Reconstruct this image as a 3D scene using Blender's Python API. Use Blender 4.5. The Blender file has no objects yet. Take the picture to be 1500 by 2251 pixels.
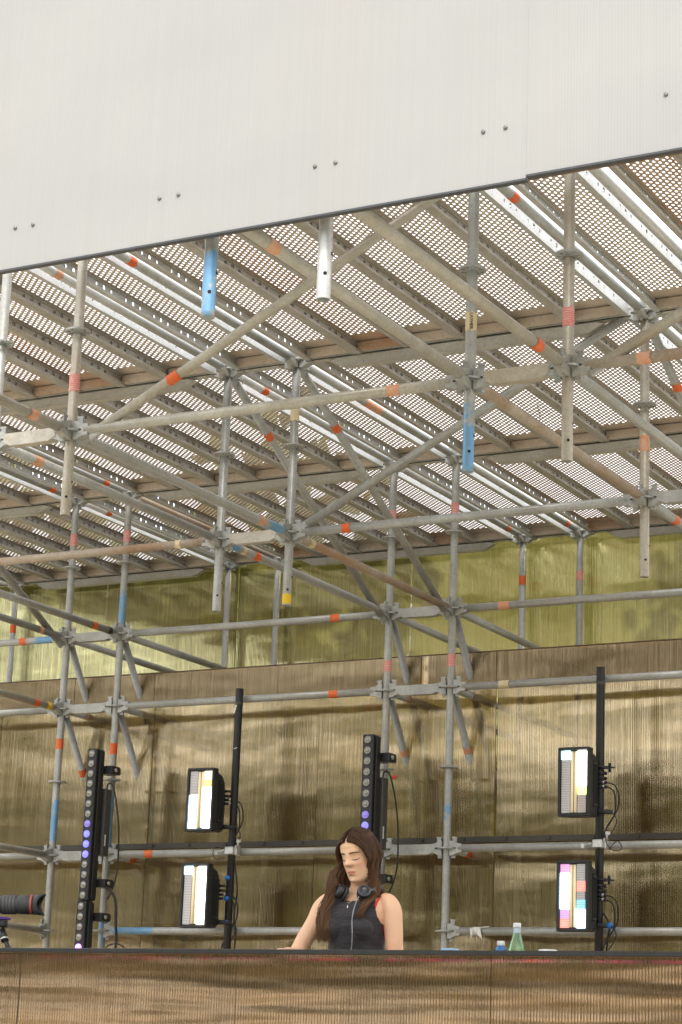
import bpy, math, random
import numpy as np
from mathutils import Vector, Matrix, noise

random.seed(7)
RNG = np.random.default_rng(11)
SC = bpy.context.scene
COL = SC.collection
R = math.radians
ZO = 4.5                       # height of the lowest ledger level above the lawn; scaffold z values are relative to it

# ------------------------------------------------------------------ camera
cam = bpy.data.cameras.new('camera')
cam.sensor_fit = 'HORIZONTAL'
cam.sensor_width = 36.0
cam.lens = 36.0 * 4794.9 / 1500.0
cam.clip_start = 0.1
cam.clip_end = 2000.0
co = bpy.data.objects.new('camera', cam)
COL.objects.link(co)
_y, _p, _r = -0.5071, 0.2550, 0.0381
fw = Vector((math.sin(_y) * math.cos(_p), math.cos(_y) * math.cos(_p), math.sin(_p)))
rt0 = Vector((math.cos(_y), -math.sin(_y), 0.0))
up0 = rt0.cross(fw)
rt = rt0 * math.cos(_r) + up0 * math.sin(_r)
up = -rt0 * math.sin(_r) + up0 * math.cos(_r)
co.matrix_world = Matrix.Translation((6.3484, -7.9751, ZO - 2.9012)) @ Matrix((rt, up, -fw)).transposed().to_4x4()
SC.camera = co

# ------------------------------------------------------------------ sky and sun (bright overcast)
SUN_EL, SUN_AZ = R(52), R(155)       # azimuth clockwise from +Y
world = bpy.data.worlds.new('World')
SC.world = world
world.use_nodes = True
wn, wl = world.node_tree.nodes, world.node_tree.links
wn.clear()
sky = wn.new('ShaderNodeTexSky')
sky.sky_type = 'NISHITA'
sky.sun_disc = False
sky.sun_elevation = SUN_EL
sky.sun_rotation = SUN_AZ
sky.dust_density = 3.0
hs = wn.new('ShaderNodeHueSaturation')
hs.inputs['Saturation'].default_value = 0.16
hs.inputs['Value'].default_value = 1.0
tc = wn.new('ShaderNodeTexCoord')
nz = wn.new('ShaderNodeTexNoise')
nz.inputs['Scale'].default_value = 2.2
nz.inputs['Detail'].default_value = 5
mr = wn.new('ShaderNodeMapRange')
mr.inputs['From Min'].default_value = 0.3
mr.inputs['From Max'].default_value = 0.7
mr.inputs['To Min'].default_value = 0.45
mr.inputs['To Max'].default_value = 0.85
mixc = wn.new('ShaderNodeMix')
mixc.data_type = 'RGBA'
mixc.inputs['B'].default_value = (9.0, 9.0, 9.0, 1)        # even cloud layer
bg = wn.new('ShaderNodeBackground')
bg.inputs['Strength'].default_value = 0.148
wo = wn.new('ShaderNodeOutputWorld')
wl.new(sky.outputs[0], hs.inputs['Color'])
wl.new(tc.outputs['Generated'], nz.inputs['Vector'])
wl.new(nz.outputs['Fac'], mr.inputs['Value'])
wl.new(mr.outputs[0], mixc.inputs['Factor'])
wl.new(hs.outputs[0], mixc.inputs['A'])
wl.new(mixc.outputs['Result'], bg.inputs['Color'])
wl.new(bg.outputs[0], wo.inputs['Surface'])

sl = bpy.data.lights.new('sun', 'SUN')
sl.energy = 1.5
sl.angle = R(14)
sl.color = (1.0, 0.95, 0.88)
so = bpy.data.objects.new('sun', sl)
COL.objects.link(so)
_d = Vector((math.sin(SUN_AZ) * math.cos(SUN_EL), math.cos(SUN_AZ) * math.cos(SUN_EL), math.sin(SUN_EL)))
so.rotation_euler = _d.to_track_quat('Z', 'Y').to_euler()
so.location = (0, 0, 40)

SC.view_settings.view_transform = 'Standard'
SC.view_settings.look = 'None'
SC.view_settings.exposure = 1.0
SC.view_settings.gamma = 1.0
SC.view_settings.use_curve_mapping = False
SC.render.engine = 'CYCLES'
SC.cycles.use_denoising = True
SC.cycles.max_bounces = 10
SC.cycles.diffuse_bounces = 4
SC.cycles.glossy_bounces = 4
SC.cycles.transmission_bounces = 6
SC.cycles.transparent_max_bounces = 12
SC.cycles.sample_clamp_indirect = 6.0
SC.cycles.caustics_reflective = False
SC.cycles.caustics_refractive = False

# ------------------------------------------------------------------ materials
MATS = {}


class NT:
    def __init__(self, name):
        self.m = bpy.data.materials.new(name)
        self.m.use_nodes = True
        self.n, self.l = self.m.node_tree.nodes, self.m.node_tree.links
        self.bsdf = self.n['Principled BSDF']
        self.out = self.n['Material Output']
        MATS[name] = self.m

    def node(self, t, **kw):
        x = self.n.new(t)
        for k, v in kw.items():
            setattr(x, k, v)
        return x

    def set(self, inp, v):
        if hasattr(v, 'is_linked') or hasattr(v, 'links'):
            self.l.new(v, inp)
        elif isinstance(v, (tuple, list)) and len(v) == 3 and inp.type == 'RGBA':
            inp.default_value = (*v, 1)
        else:
            inp.default_value = v

    def coord(self, scale=(1, 1, 1), out='Object'):
        t = self.node('ShaderNodeTexCoord')
        mp = self.node('ShaderNodeMapping')
        mp.inputs['Scale'].default_value = scale
        self.l.new(t.outputs[out], mp.inputs['Vector'])
        return mp.outputs[0]

    def noise(self, vec, scale, detail=4, rough=0.55, lo=0.0, hi=1.0, a=0.3, b=0.7):
        x = self.node('ShaderNodeTexNoise')
        x.inputs['Scale'].default_value = scale
        x.inputs['Detail'].default_value = detail
        x.inputs['Roughness'].default_value = rough
        self.l.new(vec, x.inputs['Vector'])
        m = self.node('ShaderNodeMapRange')
        for k, v in (('From Min', a), ('From Max', b), ('To Min', lo), ('To Max', hi)):
            m.inputs[k].default_value = v
        self.l.new(x.outputs['Fac'], m.inputs['Value'])
        return m.outputs[0]

    def mix(self, f, a, b, mode='MIX'):
        x = self.node('ShaderNodeMix', data_type='RGBA', blend_type=mode)
        self.set(x.inputs['Factor'], f)
        self.set(x.inputs['A'], a)
        self.set(x.inputs['B'], b)
        return x.outputs['Result']

    def math(self, op, a, b=0.0):
        x = self.node('ShaderNodeMath', operation=op)
        self.set(x.inputs[0], a)
        self.set(x.inputs[1], b)
        return x.outputs[0]

    def bump(self, h, strength=0.3, dist=0.01, normal=None):
        x = self.node('ShaderNodeBump')
        x.inputs['Strength'].default_value = strength
        x.inputs['Distance'].default_value = dist
        self.l.new(h, x.inputs['Height'])
        if normal is not None:
            self.l.new(normal, x.inputs['Normal'])
        return x.outputs[0]

    def P(self, **kw):
        for k, v in kw.items():
            self.set(self.bsdf.inputs[k.replace('_', ' ')], v)
        return self


def plain(name, col, rough=0.5, metal=0.0, var=0.12, scale=40, emit=None, es=0.0, spec=0.5):
    t = NT(name)
    v = t.coord()
    c = t.mix(t.noise(v, scale, lo=0, hi=1), tuple(x * (1 - var) for x in col), tuple(min(1, x * (1 + var)) for x in col))
    t.P(Base_Color=c, Roughness=rough, Metallic=metal)
    t.set(t.bsdf.inputs['Specular IOR Level'], spec)
    if emit:
        t.set(t.bsdf.inputs['Emission Color'], emit)
        t.bsdf.inputs['Emission Strength'].default_value = es
    return t


def galvanised(name, c1, c2, dirt, dirt_amt, paint=None, rough=0.40, metal=0.35):
    t = NT(name)
    v = t.coord(out='Object')
    oi = t.node('ShaderNodeObjectInfo')
    vv = t.node('ShaderNodeVectorMath', operation='ADD')
    t.l.new(v, vv.inputs[0])
    sc = t.node('ShaderNodeVectorMath', operation='SCALE')
    sc.inputs[0].default_value = (7, 3, 5)
    t.l.new(oi.outputs['Random'], sc.inputs['Scale'])
    t.l.new(sc.outputs[0], vv.inputs[1])
    v = vv.outputs[0]
    base = t.mix(t.noise(v, 9, 5), c1, c2)
    fleck = t.noise(v, 55, 3, lo=0, hi=0.45, a=0.45, b=0.75)
    base = t.mix(fleck, base, tuple(x * 0.6 for x in c1))
    d = t.math('MULTIPLY', t.noise(v, 3.3, 6, 0.65, 0, 1, 0.42, 0.66), dirt_amt)
    dd = t.math('ADD', d, t.math('MULTIPLY', oi.outputs['Random'], dirt_amt * 0.35))
    base = t.mix(dd, base, dirt)
    scr = t.noise(v, 120, 2, lo=0, hi=0.5, a=0.6, b=0.72)
    base = t.mix(scr, base, (0.62, 0.61, 0.57))
    if paint:
        at = t.node('ShaderNodeAttribute', attribute_name='paint')
        pm = t.math('ADD', at.outputs['Fac'], t.noise(v, 22, 6, 0.7, -0.45, 0.45))
        pr = t.node('ShaderNodeMapRange')
        pr.inputs['From Min'].default_value = 0.42
        pr.inputs['From Max'].default_value = 0.72
        t.l.new(pm, pr.inputs['Value'])
        base = t.mix(pr.outputs[0], base, paint)
    t.P(Base_Color=base, Roughness=rough, Metallic=metal, Normal=t.bump(t.noise(v, 60, 4), 0.12, 0.002))
    return t


BLUE = (0.16, 0.34, 0.55)
galvanised('gal', (0.34, 0.352, 0.345), (0.48, 0.49, 0.48), (0.30, 0.26, 0.19), 0.32, metal=0.25)
galvanised('gal_beige', (0.42, 0.40, 0.345), (0.56, 0.535, 0.47), (0.33, 0.26, 0.17), 0.5, metal=0.15)
galvanised('gal_rust', (0.39, 0.345, 0.285), (0.48, 0.43, 0.36), (0.33, 0.20, 0.11), 0.75, rough=0.6, metal=0.15)
galvanised('gal_blue', (0.34, 0.352, 0.345), (0.48, 0.49, 0.48), (0.30, 0.26, 0.19), 0.28, paint=BLUE, metal=0.25)
galvanised('gal_bright', (0.52, 0.53, 0.53), (0.62, 0.63, 0.63), (0.40, 0.36, 0.3), 0.15, rough=0.4)
galvanised('deck_sheet', (0.60, 0.51, 0.42), (0.71, 0.615, 0.52), (0.46, 0.35, 0.25), 0.45, rough=0.6, metal=0.15)
galvanised('deck_sheet_rust', (0.55, 0.42, 0.31), (0.64, 0.50, 0.39), (0.43, 0.24, 0.13), 0.7, rough=0.65, metal=0.1)
galvanised('deck_rail', (0.42, 0.41, 0.385), (0.55, 0.535, 0.50), (0.31, 0.24, 0.16), 0.4, metal=0.15)
galvanised('beam', (0.48, 0.475, 0.44), (0.61, 0.60, 0.56), (0.40, 0.34, 0.26), 0.4, metal=0.12)
plain('hole_shade', (0.012, 0.012, 0.012), 0.9)


def sticker(name, c, faded, txt=0.0):
    t = NT(name)
    v = t.coord(out='Object')
    b = t.mix(t.noise(v, 30, 5, 0.65, 0, 0.75, 0.45, 0.7), c, faded)
    if txt:
        w = t.node('ShaderNodeTexWave', bands_direction='Z')
        w.inputs['Scale'].default_value = 30
        w.inputs['Distortion'].default_value = 1.5
        t.l.new(v, w.inputs['Vector'])
        m = t.math('MULTIPLY', t.math('GREATER_THAN', w.outputs['Fac'], 0.72), t.noise(v, 140, 2, lo=0, hi=txt))
        b = t.mix(m, b, (0.75, 0.7, 0.66))
    t.P(Base_Color=b, Roughness=0.55)


sticker('tag_orange', (0.72, 0.115, 0.02), (0.62, 0.20, 0.08))
sticker('tag_faded', (0.66, 0.30, 0.17), (0.58, 0.45, 0.33))
sticker('tag_pink', (0.66, 0.20, 0.18), (0.62, 0.32, 0.28), 0.8)
sticker('tag_cream', (0.66, 0.55, 0.34), (0.58, 0.50, 0.36))
sticker('tag_yellow', (0.80, 0.53, 0.02), (0.75, 0.5, 0.06))
sticker('tag_black', (0.02, 0.02, 0.022), (0.04, 0.04, 0.04))
sticker('tape_white', (0.72, 0.71, 0.68), (0.6, 0.59, 0.55))


def polycarb(name, tint, gloss_col, gloss, flute, diff, rough=0.1, refr=0.22, flute_strength=0.6, warp=0.35, streak=0.5, ior=1.2, dmix=0.18, line=0.74, wscale=(0.5, 0.5, 1.2)):
    """bronze multiwall sheet: tinted see-through, mirror-like skin, vertical flutes"""
    t = NT(name)
    v = t.coord()
    wv = t.node('ShaderNodeTexWave', bands_direction='X')
    wv.inputs['Scale'].default_value = 0.3142 / flute
    t.l.new(v, wv.inputs['Vector'])
    vs = t.coord((70, 70, 0.7))
    fine = t.noise(vs, 1.6, 3, 0.6)
    vb = t.coord(wscale)
    big = t.noise(vb, 1.3, 3, 0.5)
    n1 = t.bump(big, warp, 0.03)
    n2 = t.bump(wv.outputs['Fac'], flute_strength, flute * 0.35, n1)
    n3 = t.bump(fine, streak * 0.35, 0.004, n2)
    gl = t.node('ShaderNodeBsdfGlossy')
    t.set(gl.inputs['Color'], t.mix(t.noise(t.coord((95, 95, 0.25)), 1.7, 2, lo=0, hi=1, a=0.42, b=0.62), tuple(x * line for x in gloss_col), gloss_col))
    t.l.new(t.noise(vs, 1.1, 2, lo=rough * 0.6, hi=rough * 1.8), gl.inputs['Roughness'])
    t.l.new(n3, gl.inputs['Normal'])
    rf = t.node('ShaderNodeBsdfRefraction')
    t.set(rf.inputs['Color'], t.mix(t.math('MULTIPLY', fine, streak), tint, tuple(x * 0.72 for x in tint)))
    rf.inputs['Roughness'].default_value = refr
    rf.inputs['IOR'].default_value = ior
    df = t.node('ShaderNodeBsdfDiffuse')
    t.set(df.inputs['Color'], diff)
    m1 = t.node('ShaderNodeMixShader')
    m1.inputs[0].default_value = dmix
    t.l.new(rf.outputs[0], m1.inputs[1])
    t.l.new(df.outputs[0], m1.inputs[2])
    lw = t.node('ShaderNodeLayerWeight')
    lw.inputs['Blend'].default_value = 0.35
    fac = t.math('ADD', t.math('MULTIPLY', lw.outputs['Fresnel'], 0.6), t.math('MULTIPLY', t.noise(vs, 2.3, 2, lo=0.78, hi=1.2), gloss))
    m2 = t.node('ShaderNodeMixShader')
    t.l.new(fac, m2.inputs[0])
    t.l.new(m1.outputs[0], m2.inputs[1])
    t.l.new(gl.outputs[0], m2.inputs[2])
    t.l.new(m2.outputs[0], t.out.inputs['Surface'])
    return t


polycarb('bronze_sheet', (0.90, 0.78, 0.54), (0.86, 0.73, 0.51), 0.44, 0.0115, (0.27, 0.20, 0.11), rough=0.065, flute_strength=0.12, warp=0.20, refr=0.07, streak=0.07, line=0.86, ior=1.12)
polycarb('bronze_sheet_high', (0.70, 0.66, 0.33), (0.80, 0.75, 0.42), 0.56, 0.0115, (0.18, 0.155, 0.05), rough=0.06, flute_strength=0.14, warp=0.22, refr=0.1, streak=0.12, line=0.8, ior=1.12)
polycarb('bronze_front', (0.84, 0.67, 0.46), (0.86, 0.64, 0.40), 0.30, 0.0132, (0.42, 0.28, 0.16), flute_strength=0.0, warp=0.10, refr=0.05, streak=0.05, dmix=0.10, rough=0.04, wscale=(0.3, 0.3, 3.0), line=0.85)

polycarb('bronze_strip', (0.60, 0.47, 0.26), (0.8, 0.66, 0.42), 0.24, 0.0115, (0.19, 0.14, 0.065), rough=0.14, flute_strength=0.2, warp=0.3)

t = NT('opal_sheet')
v = t.coord()
wv = t.node('ShaderNodeTexWave', bands_direction='X')
wv.inputs['Scale'].default_value = 0.3142 / 0.0105
t.l.new(v, wv.inputs['Vector'])
st = t.noise(t.coord((60, 60, 0.35)), 1.5, 3)
cc = t.mix(t.noise(t.coord((0.8, 0.8, 1.6)), 1.6, 4), (0.48, 0.479, 0.474), (0.52, 0.515, 0.505))
cc = t.mix(t.math('MULTIPLY', st, 0.16), cc, (0.39, 0.392, 0.395))
cc = t.mix(t.math('MULTIPLY', wv.outputs['Fac'], 0.10), cc, (0.33, 0.33, 0.33))
cc = t.mix(t.noise(t.coord((2.5, 2.5, 0.35)), 1.1, 3, lo=0, hi=0.3, a=0.5, b=0.75), cc, (0.515, 0.47, 0.44))
t.P(Base_Color=cc, Roughness=0.33, Normal=t.bump(st, 0.08, 0.002, t.bump(wv.outputs['Fac'], 0.25, 0.0015)))
_tr = t.node('ShaderNodeBsdfTranslucent')
t.l.new(cc, _tr.inputs['Color'])
_mx = t.node('ShaderNodeMixShader')
_mx.inputs[0].default_value = 0.3
t.l.new(t.bsdf.outputs[0], _mx.inputs[1])
t.l.new(_tr.outputs[0], _mx.inputs[2])
t.l.new(_mx.outputs[0], t.out.inputs['Surface'])
plain('bronze_web', (0.14, 0.088, 0.05), 0.4)
plain('trim_dark', (0.055, 0.058, 0.065), 0.45)
plain('screw_metal', (0.20, 0.19, 0.17), 0.35, 0.8)
plain('rail_dark', (0.048, 0.042, 0.033), 0.5)
plain('desk_black', (0.018, 0.019, 0.020), 0.35, 0, 0.3, 25)
plain('black_paint', (0.016, 0.017, 0.019), 0.42, 0, 0.25, 30)
plain('black_housing', (0.020, 0.022, 0.025), 0.55, 0, 0.25, 90)
plain('dark_grey', (0.06, 0.06, 0.058), 0.5)
plain('cable_black', (0.012, 0.012, 0.013), 0.5)
plain('clamp_alloy', (0.66, 0.66, 0.65), 0.32, 0.75)
plain('white_plastic', (0.78, 0.78, 0.77), 0.35)
plain('plug_blue', (0.012, 0.17, 0.62), 0.4)
plain('plug_orange', (0.75, 0.17, 0.02), 0.5)
plain('red_plastic', (0.6, 0.03, 0.02), 0.4)
plain('purple_anodised', (0.16, 0.07, 0.45), 0.3, 0.6)
plain('lens_red', (0.35, 0.06, 0.045), 0.4)
plain('rubber', (0.028, 0.03, 0.033), 0.55)
plain('timber_dark', (0.16, 0.10, 0.06), 0.7, 0, 0.3, 12)
plain('timber_pale', (0.36, 0.25, 0.15), 0.7, 0, 0.25, 12)
plain('lid_blue', (0.30, 0.50, 0.68), 0.35)
plain('stage_ply', (0.42, 0.35, 0.26), 0.7, 0, 0.3, 6)

# LED cells: fine grid of diodes, lit or idle


def led(name, col, strength, idle=(0.84, 0.83, 0.85)):
    t = NT(name)
    v = t.coord()
    g = None
    for d, s in (('X', 75), ('Z', 52)):
        w = t.node('ShaderNodeTexWave', bands_direction=d)
        w.inputs['Scale'].default_value = s * 0.6
        t.l.new(v, w.inputs['Vector'])
        k = t.math('GREATER_THAN', w.outputs['Fac'], 0.22)
        g = k if g is None else t.math('MULTIPLY', g, k)
    t.P(Base_Color=t.mix(g, (0.34, 0.34, 0.35), idle), Roughness=0.3)
    if strength:
        t.set(t.bsdf.inputs['Emission Color'], col)
        e = t.math('MULTIPLY', t.math('ADD', t.math('MULTIPLY', g, 0.8), 0.2), strength)
        t.set(t.bsdf.inputs['Emission Strength'], e)


led('led_idle', (0, 0, 0), 0)
led('led_idle_pink', (0, 0, 0), 0, (0.84, 0.72, 0.70))
led('led_white', (0.66, 0.86, 1.0), 9)
led('led_warm', (1.0, 0.91, 0.86), 9)
led('led_cyanwhite', (0.6, 1.0, 0.95), 4)
led('led_yellow', (1.0, 0.72, 0.03), 1.0)
led('led_cream', (1.0, 0.86, 0.5), 1.5)
led('led_lime', (0.9, 1.0, 0.25), 1.2)
led('led_pink', (0.75, 0.16, 0.55), 0.9)
led('led_purple', (0.45, 0.13, 0.72), 0.9)
led('led_red', (1.0, 0.13, 0.06), 0.9)
led('led_cyan', (0.02, 0.55, 0.66), 0.8)
plain('strobe_tube', (0.78, 0.70, 0.52), 0.3, 0, 0.05, 20, (1, 0.8, 0.45), 0.15)
plain('lens_glass', (0.28, 0.27, 0.25), 0.12, 0.55, 0.2, 60)
plain('lens_lit', (0.3, 0.28, 0.5), 0.2, 0, 0.1, 60, (0.11, 0.11, 1.0), 0.75)
plain('lens_glow', (0.24, 0.22, 0.35), 0.2, 0.3, 0.1, 60, (0.14, 0.10, 0.6), 0.4)
plain('lens_pinklit', (0.3, 0.28, 0.5), 0.2, 0, 0.1, 60, (0.55, 0.16, 0.9), 2.0)

t = NT('strip_led')
v = t.coord((1, 0, 0))
wv = t.node('ShaderNodeTexNoise')
wv.inputs['Scale'].default_value = 4.5
wv.inputs['Detail'].default_value = 3
t.l.new(v, wv.inputs['Vector'])
cr = t.node('ShaderNodeValToRGB')
els = cr.color_ramp.elements
els[0].position = 0.30
els[0].color = (0.01, 0.0, 0.01, 1)
els[1].position = 0.72
els[1].color = (0.9, 0.10, 0.22, 1)
for pos, c in ((0.42, (0.03, 0.006, 0.06, 1)), (0.50, (0.55, 0.05, 0.55, 1)), (0.60, (0.9, 0.04, 0.30, 1))):
    e = els.new(pos)
    e.color = tuple(q * .8 for q in c[:3]) + (1,)
t.l.new(wv.outputs['Fac'], cr.inputs[0])
t.P(Base_Color=(0.05, 0.05, 0.05))
t.set(t.bsdf.inputs['Emission Color'], cr.outputs[0])
t.bsdf.inputs['Emission Strength'].default_value = 0.8

t = NT('lawn')
v = t.coord()
g1 = t.mix(t.noise(v, 0.35, 6), (0.26, 0.255, 0.17), (0.38, 0.365, 0.285))
t.P(Base_Color=t.mix(t.noise(v, 9, 4), g1, (0.47, 0.44, 0.38)), Roughness=0.9)
t = NT('leaf')
oi = t.coord((0.35, 0.35, 0.35))
t.P(Base_Color=t.mix(t.noise(oi, 1.3, 4), (0.085, 0.115, 0.018), (0.19, 0.21, 0.04)), Roughness=0.6)
plain('bark', (0.12, 0.085, 0.06), 0.85)

# people
t = NT('skin')
a = t.node('ShaderNodeAttribute', attribute_name='tone')
v = t.coord()
fre = t.mix(t.noise(v, 30, 4, lo=0, hi=0.25), (0.84, 0.53, 0.335), (0.89, 0.59, 0.39))
c1 = t.mix(t.math('MULTIPLY', a.outputs['Fac'], 1.0), fre, (0.66, 0.20, 0.14))
t.P(Base_Color=c1, Roughness=0.5)
t.bsdf.inputs['Subsurface Weight'].default_value = 0.12
t.bsdf.inputs['Subsurface Radius'].default_value = (0.012, 0.005, 0.003)
t.bsdf.inputs['Subsurface Scale'].default_value = 0.6
t = NT('hair')
v = t.coord((1, 1, 0.12))
hi = t.node('ShaderNodeAttribute', attribute_name='tip')
hc = t.mix(t.noise(v, 160, 3), (0.036, 0.017, 0.009), (0.092, 0.045, 0.025))
hc = t.mix(t.math('MULTIPLY', hi.outputs['Fac'], 0.85), hc, (0.22, 0.12, 0.06))
t.P(Base_Color=hc, Roughness=0.5)
t.bsdf.inputs['Specular IOR Level'].default_value = 0.22
plain('lash', (0.010, 0.006, 0.005), 0.8, spec=0.1)
plain('brow', (0.040, 0.020, 0.014), 0.8, spec=0.1)
t = NT('knit_black')
v = t.coord()
t.P(Base_Color=t.mix(t.noise(v, 8, 4), (0.022, 0.020, 0.024), (0.036, 0.032, 0.037)), Roughness=0.85,
    Normal=t.bump(t.noise(t.coord((1, 1, 3.5)), 9, 4), 0.5, 0.012))
t.bsdf.inputs['Sheen Weight'].default_value = 0.25
plain('strap_red', (0.70, 0.045, 0.02), 0.6)
plain('silver', (0.7, 0.68, 0.65), 0.25, 0.9)
plain('gold_chain', (0.6, 0.5, 0.38), 0.3, 0.8)
plain('headphone_black', (0.018, 0.021, 0.026), 0.28, 0, 0.15, 50)
plain('headphone_grey', (0.16, 0.17, 0.19), 0.35, 0.4)
plain('cable_grey', (0.32, 0.33, 0.34), 0.5)
plain('denim', (0.03, 0.035, 0.05), 0.9)

t = NT('green_glass')
t.P(Base_Color=(0.42, 0.90, 0.62), Roughness=0.04)
t.bsdf.inputs['Transmission Weight'].default_value = 0.92
t.bsdf.inputs['IOR'].default_value = 1.45
t = NT('blue_glass')
t.P(Base_Color=(0.03, 0.22, 0.60), Roughness=0.08)
t.bsdf.inputs['Transmission Weight'].default_value = 0.35
plain('bottle_label', (0.50, 0.60, 0.68), 0.45)

# ------------------------------------------------------------------ mesh helpers


def V3(p):
    return Vector(p)


class MB:
    def __init__(self):
        self.v, self.f, self.s, self.mi = [], [], [], []
        self.att = {}
        self.cm = 0

    def add(self, vs, fs, smooth=False):
        o = len(self.v)
        self.v += [tuple(x) for x in vs]
        for q in fs:
            self.f.append(tuple(i + o for i in q))
            self.s.append(smooth)
            self.mi.append(self.cm)
        return o

    def box(self, c, s, rot=None, bevel=0.0):
        hx, hy, hz = s[0] / 2, s[1] / 2, s[2] / 2
        if bevel:
            b = min(bevel, hx * .9, hy * .9, hz * .9)
            pts, idx = [], {}
            for sx in (-1, 1):
                for sy in (-1, 1):
                    for sz in (-1, 1):
                        for ax in range(3):
                            p = [sx * (hx - (b if ax != 0 else 0)), sy * (hy - (b if ax != 1 else 0)), sz * (hz - (b if ax != 2 else 0))]
                            idx[(sx, sy, sz, ax)] = len(pts)
                            pts.append(Vector(p))
            fs = []
            for ax in range(3):
                o1, o2 = (ax + 1) % 3, (ax + 2) % 3
                for sg in (-1, 1):
                    q = []
                    for a_, b_ in ((-1, -1), (1, -1), (1, 1), (-1, 1)):
                        k = [0, 0, 0]
                        k[ax], k[o1], k[o2] = sg, a_, b_
                        q.append(idx[(*k, ax)])
                    fs.append(q if sg > 0 else q[::-1])
            for ax in range(3):                      # edges parallel to ax
                o1, o2 = (ax + 1) % 3, (ax + 2) % 3
                for a_ in (-1, 1):
                    for b_ in (-1, 1):
                        k0, k1 = [0, 0, 0], [0, 0, 0]
                        k0[ax], k1[ax] = -1, 1
                        k0[o1] = k1[o1] = a_
                        k0[o2] = k1[o2] = b_
                        q = [idx[(*k0, o1)], idx[(*k1, o1)], idx[(*k1, o2)], idx[(*k0, o2)]]
                        fs.append(q if a_ * b_ < 0 else q[::-1])
            for sx in (-1, 1):
                for sy in (-1, 1):
                    for sz in (-1, 1):
                        q = [idx[(sx, sy, sz, 0)], idx[(sx, sy, sz, 1)], idx[(sx, sy, sz, 2)]]
                        fs.append(q if sx * sy * sz > 0 else q[::-1])
        else:
            pts = [Vector((x * hx, y * hy, z * hz)) for x in (-1, 1) for y in (-1, 1) for z in (-1, 1)]
            fs = [(0, 1, 3, 2), (4, 6, 7, 5), (0, 4, 5, 1), (2, 3, 7, 6), (0, 2, 6, 4), (1, 5, 7, 3)]
        if rot is not None:
            pts = [rot @ p for p in pts]
        c = Vector(c)
        self.add([p + c for p in pts], fs)
        return self

    def frame(self, d):
        d = Vector(d).normalized()
        a = Vector((0, 0, 1)) if abs(d.z) < 0.9 else Vector((1, 0, 0))
        x = d.cross(a).normalized()
        return x, d.cross(x).normalized()

    def rings(self, rings, caps=(True, True), smooth=True, closed=False):
        n = len(rings[0])
        vs = [p for r_ in rings for p in r_]
        fs = []
        m = len(rings)
        for i in range(m if closed else m - 1):
            j = (i + 1) % m
            for k in range(n):
                fs.append((i * n + k, i * n + (k + 1) % n, j * n + (k + 1) % n, j * n + k))
        o = self.add(vs, fs, smooth)
        if not closed:
            if caps[0]:
                self.f.append(tuple(o + k for k in reversed(range(n))))
                self.s.append(False)
                self.mi.append(self.cm)
            if caps[1]:
                self.f.append(tuple(o + (m - 1) * n + k for k in range(n)))
                self.s.append(False)
                self.mi.append(self.cm)
        return o

    def tube(self, p, q, r, n=16, r2=None, caps=(True, True), segs=1):
        p, q = Vector(p), Vector(q)
        x, y = self.frame(q - p)
        rs = []
        for i in range(segs + 1):
            c = p.lerp(q, i / segs)
            rr = r + ((r2 if r2 is not None else r) - r) * i / segs
            rs.append([c + (x * math.cos(2 * math.pi * k / n) + y * math.sin(2 * math.pi * k / n)) * rr for k in range(n)])
        self.rings(rs, caps)
        return self

    def lathe(self, prof, c=(0, 0, 0), ax=(0, 0, 1), n=24, caps=(True, True)):
        x, y = self.frame(ax)
        a = Vector(ax).normalized()
        c = Vector(c)
        self.rings([[c + a * h + (x * math.cos(2 * math.pi * k / n) + y * math.sin(2 * math.pi * k / n)) * r_ for k in range(n)] for r_, h in prof], caps)
        return self

    def prism(self, poly, axis, lo, hi):
        """poly in the plane normal to axis; axis 'x': (y,z), 'y': (x,z), 'z': (x,y)"""
        n = len(poly)

        def mk(a, b, h):
            return {'x': (h, a, b), 'y': (a, h, b), 'z': (a, b, h)}[axis]
        vs = [mk(a, b, lo) for a, b in poly] + [mk(a, b, hi) for a, b in poly]
        fs = [tuple(range(n)), tuple(reversed(range(n, 2 * n)))]
        for k in range(n):
            fs.append((k, n + k, n + (k + 1) % n, (k + 1) % n))
        self.add(vs, fs)
        return self

    def sweep(self, pts, r, n=8, r_end=None, caps=(True, True), flat=1.0):
        pts = [Vector(p) for p in pts]
        rs = []
        x = None
        m = len(pts)
        for i, p in enumerate(pts):
            d = (pts[min(i + 1, m - 1)] - pts[max(i - 1, 0)])
            if d.length < 1e-9:
                d = Vector((0, 0, 1))
            d.normalize()
            if x is None:
                x, _ = self.frame(d)
            x = (x - d * x.dot(d)).normalized()
            y = d.cross(x)
            rr = r(i / (m - 1)) if callable(r) else (r if r_end is None else r + (r_end - r) * i / (m - 1))
            rs.append([p + (x * math.cos(2 * math.pi * k / n) + y * flat * math.sin(2 * math.pi * k / n)) * rr for k in range(n)])
        self.rings(rs, caps)
        return self

    def mesh(self, name):
        me = bpy.data.meshes.new(name)
        me.from_pydata(self.v, [], self.f)
        me.polygons.foreach_set('use_smooth', self.s)
        if any(self.mi):
            me.polygons.foreach_set('material_index', self.mi)
        for k, vals in self.att.items():
            a_ = me.attributes.new(k, 'FLOAT', 'POINT')
            a_.data.foreach_set('value', vals)
        me.update()
        return me


def link(name, me, mat, parent=None, loc=None, rot=None, label=None):
    if mat is not None and len(me.materials) == 0:
        for m_ in (mat if isinstance(mat, (list, tuple)) else (mat,)):
            me.materials.append(MATS[m_])
    o = bpy.data.objects.new(name, me)
    COL.objects.link(o)
    if parent is not None:
        o.parent = parent
    if loc is not None:
        o.location = loc
    if rot is not None:
        o.rotation_euler = rot
    if label:
        o['label'] = label
    return o


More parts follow.
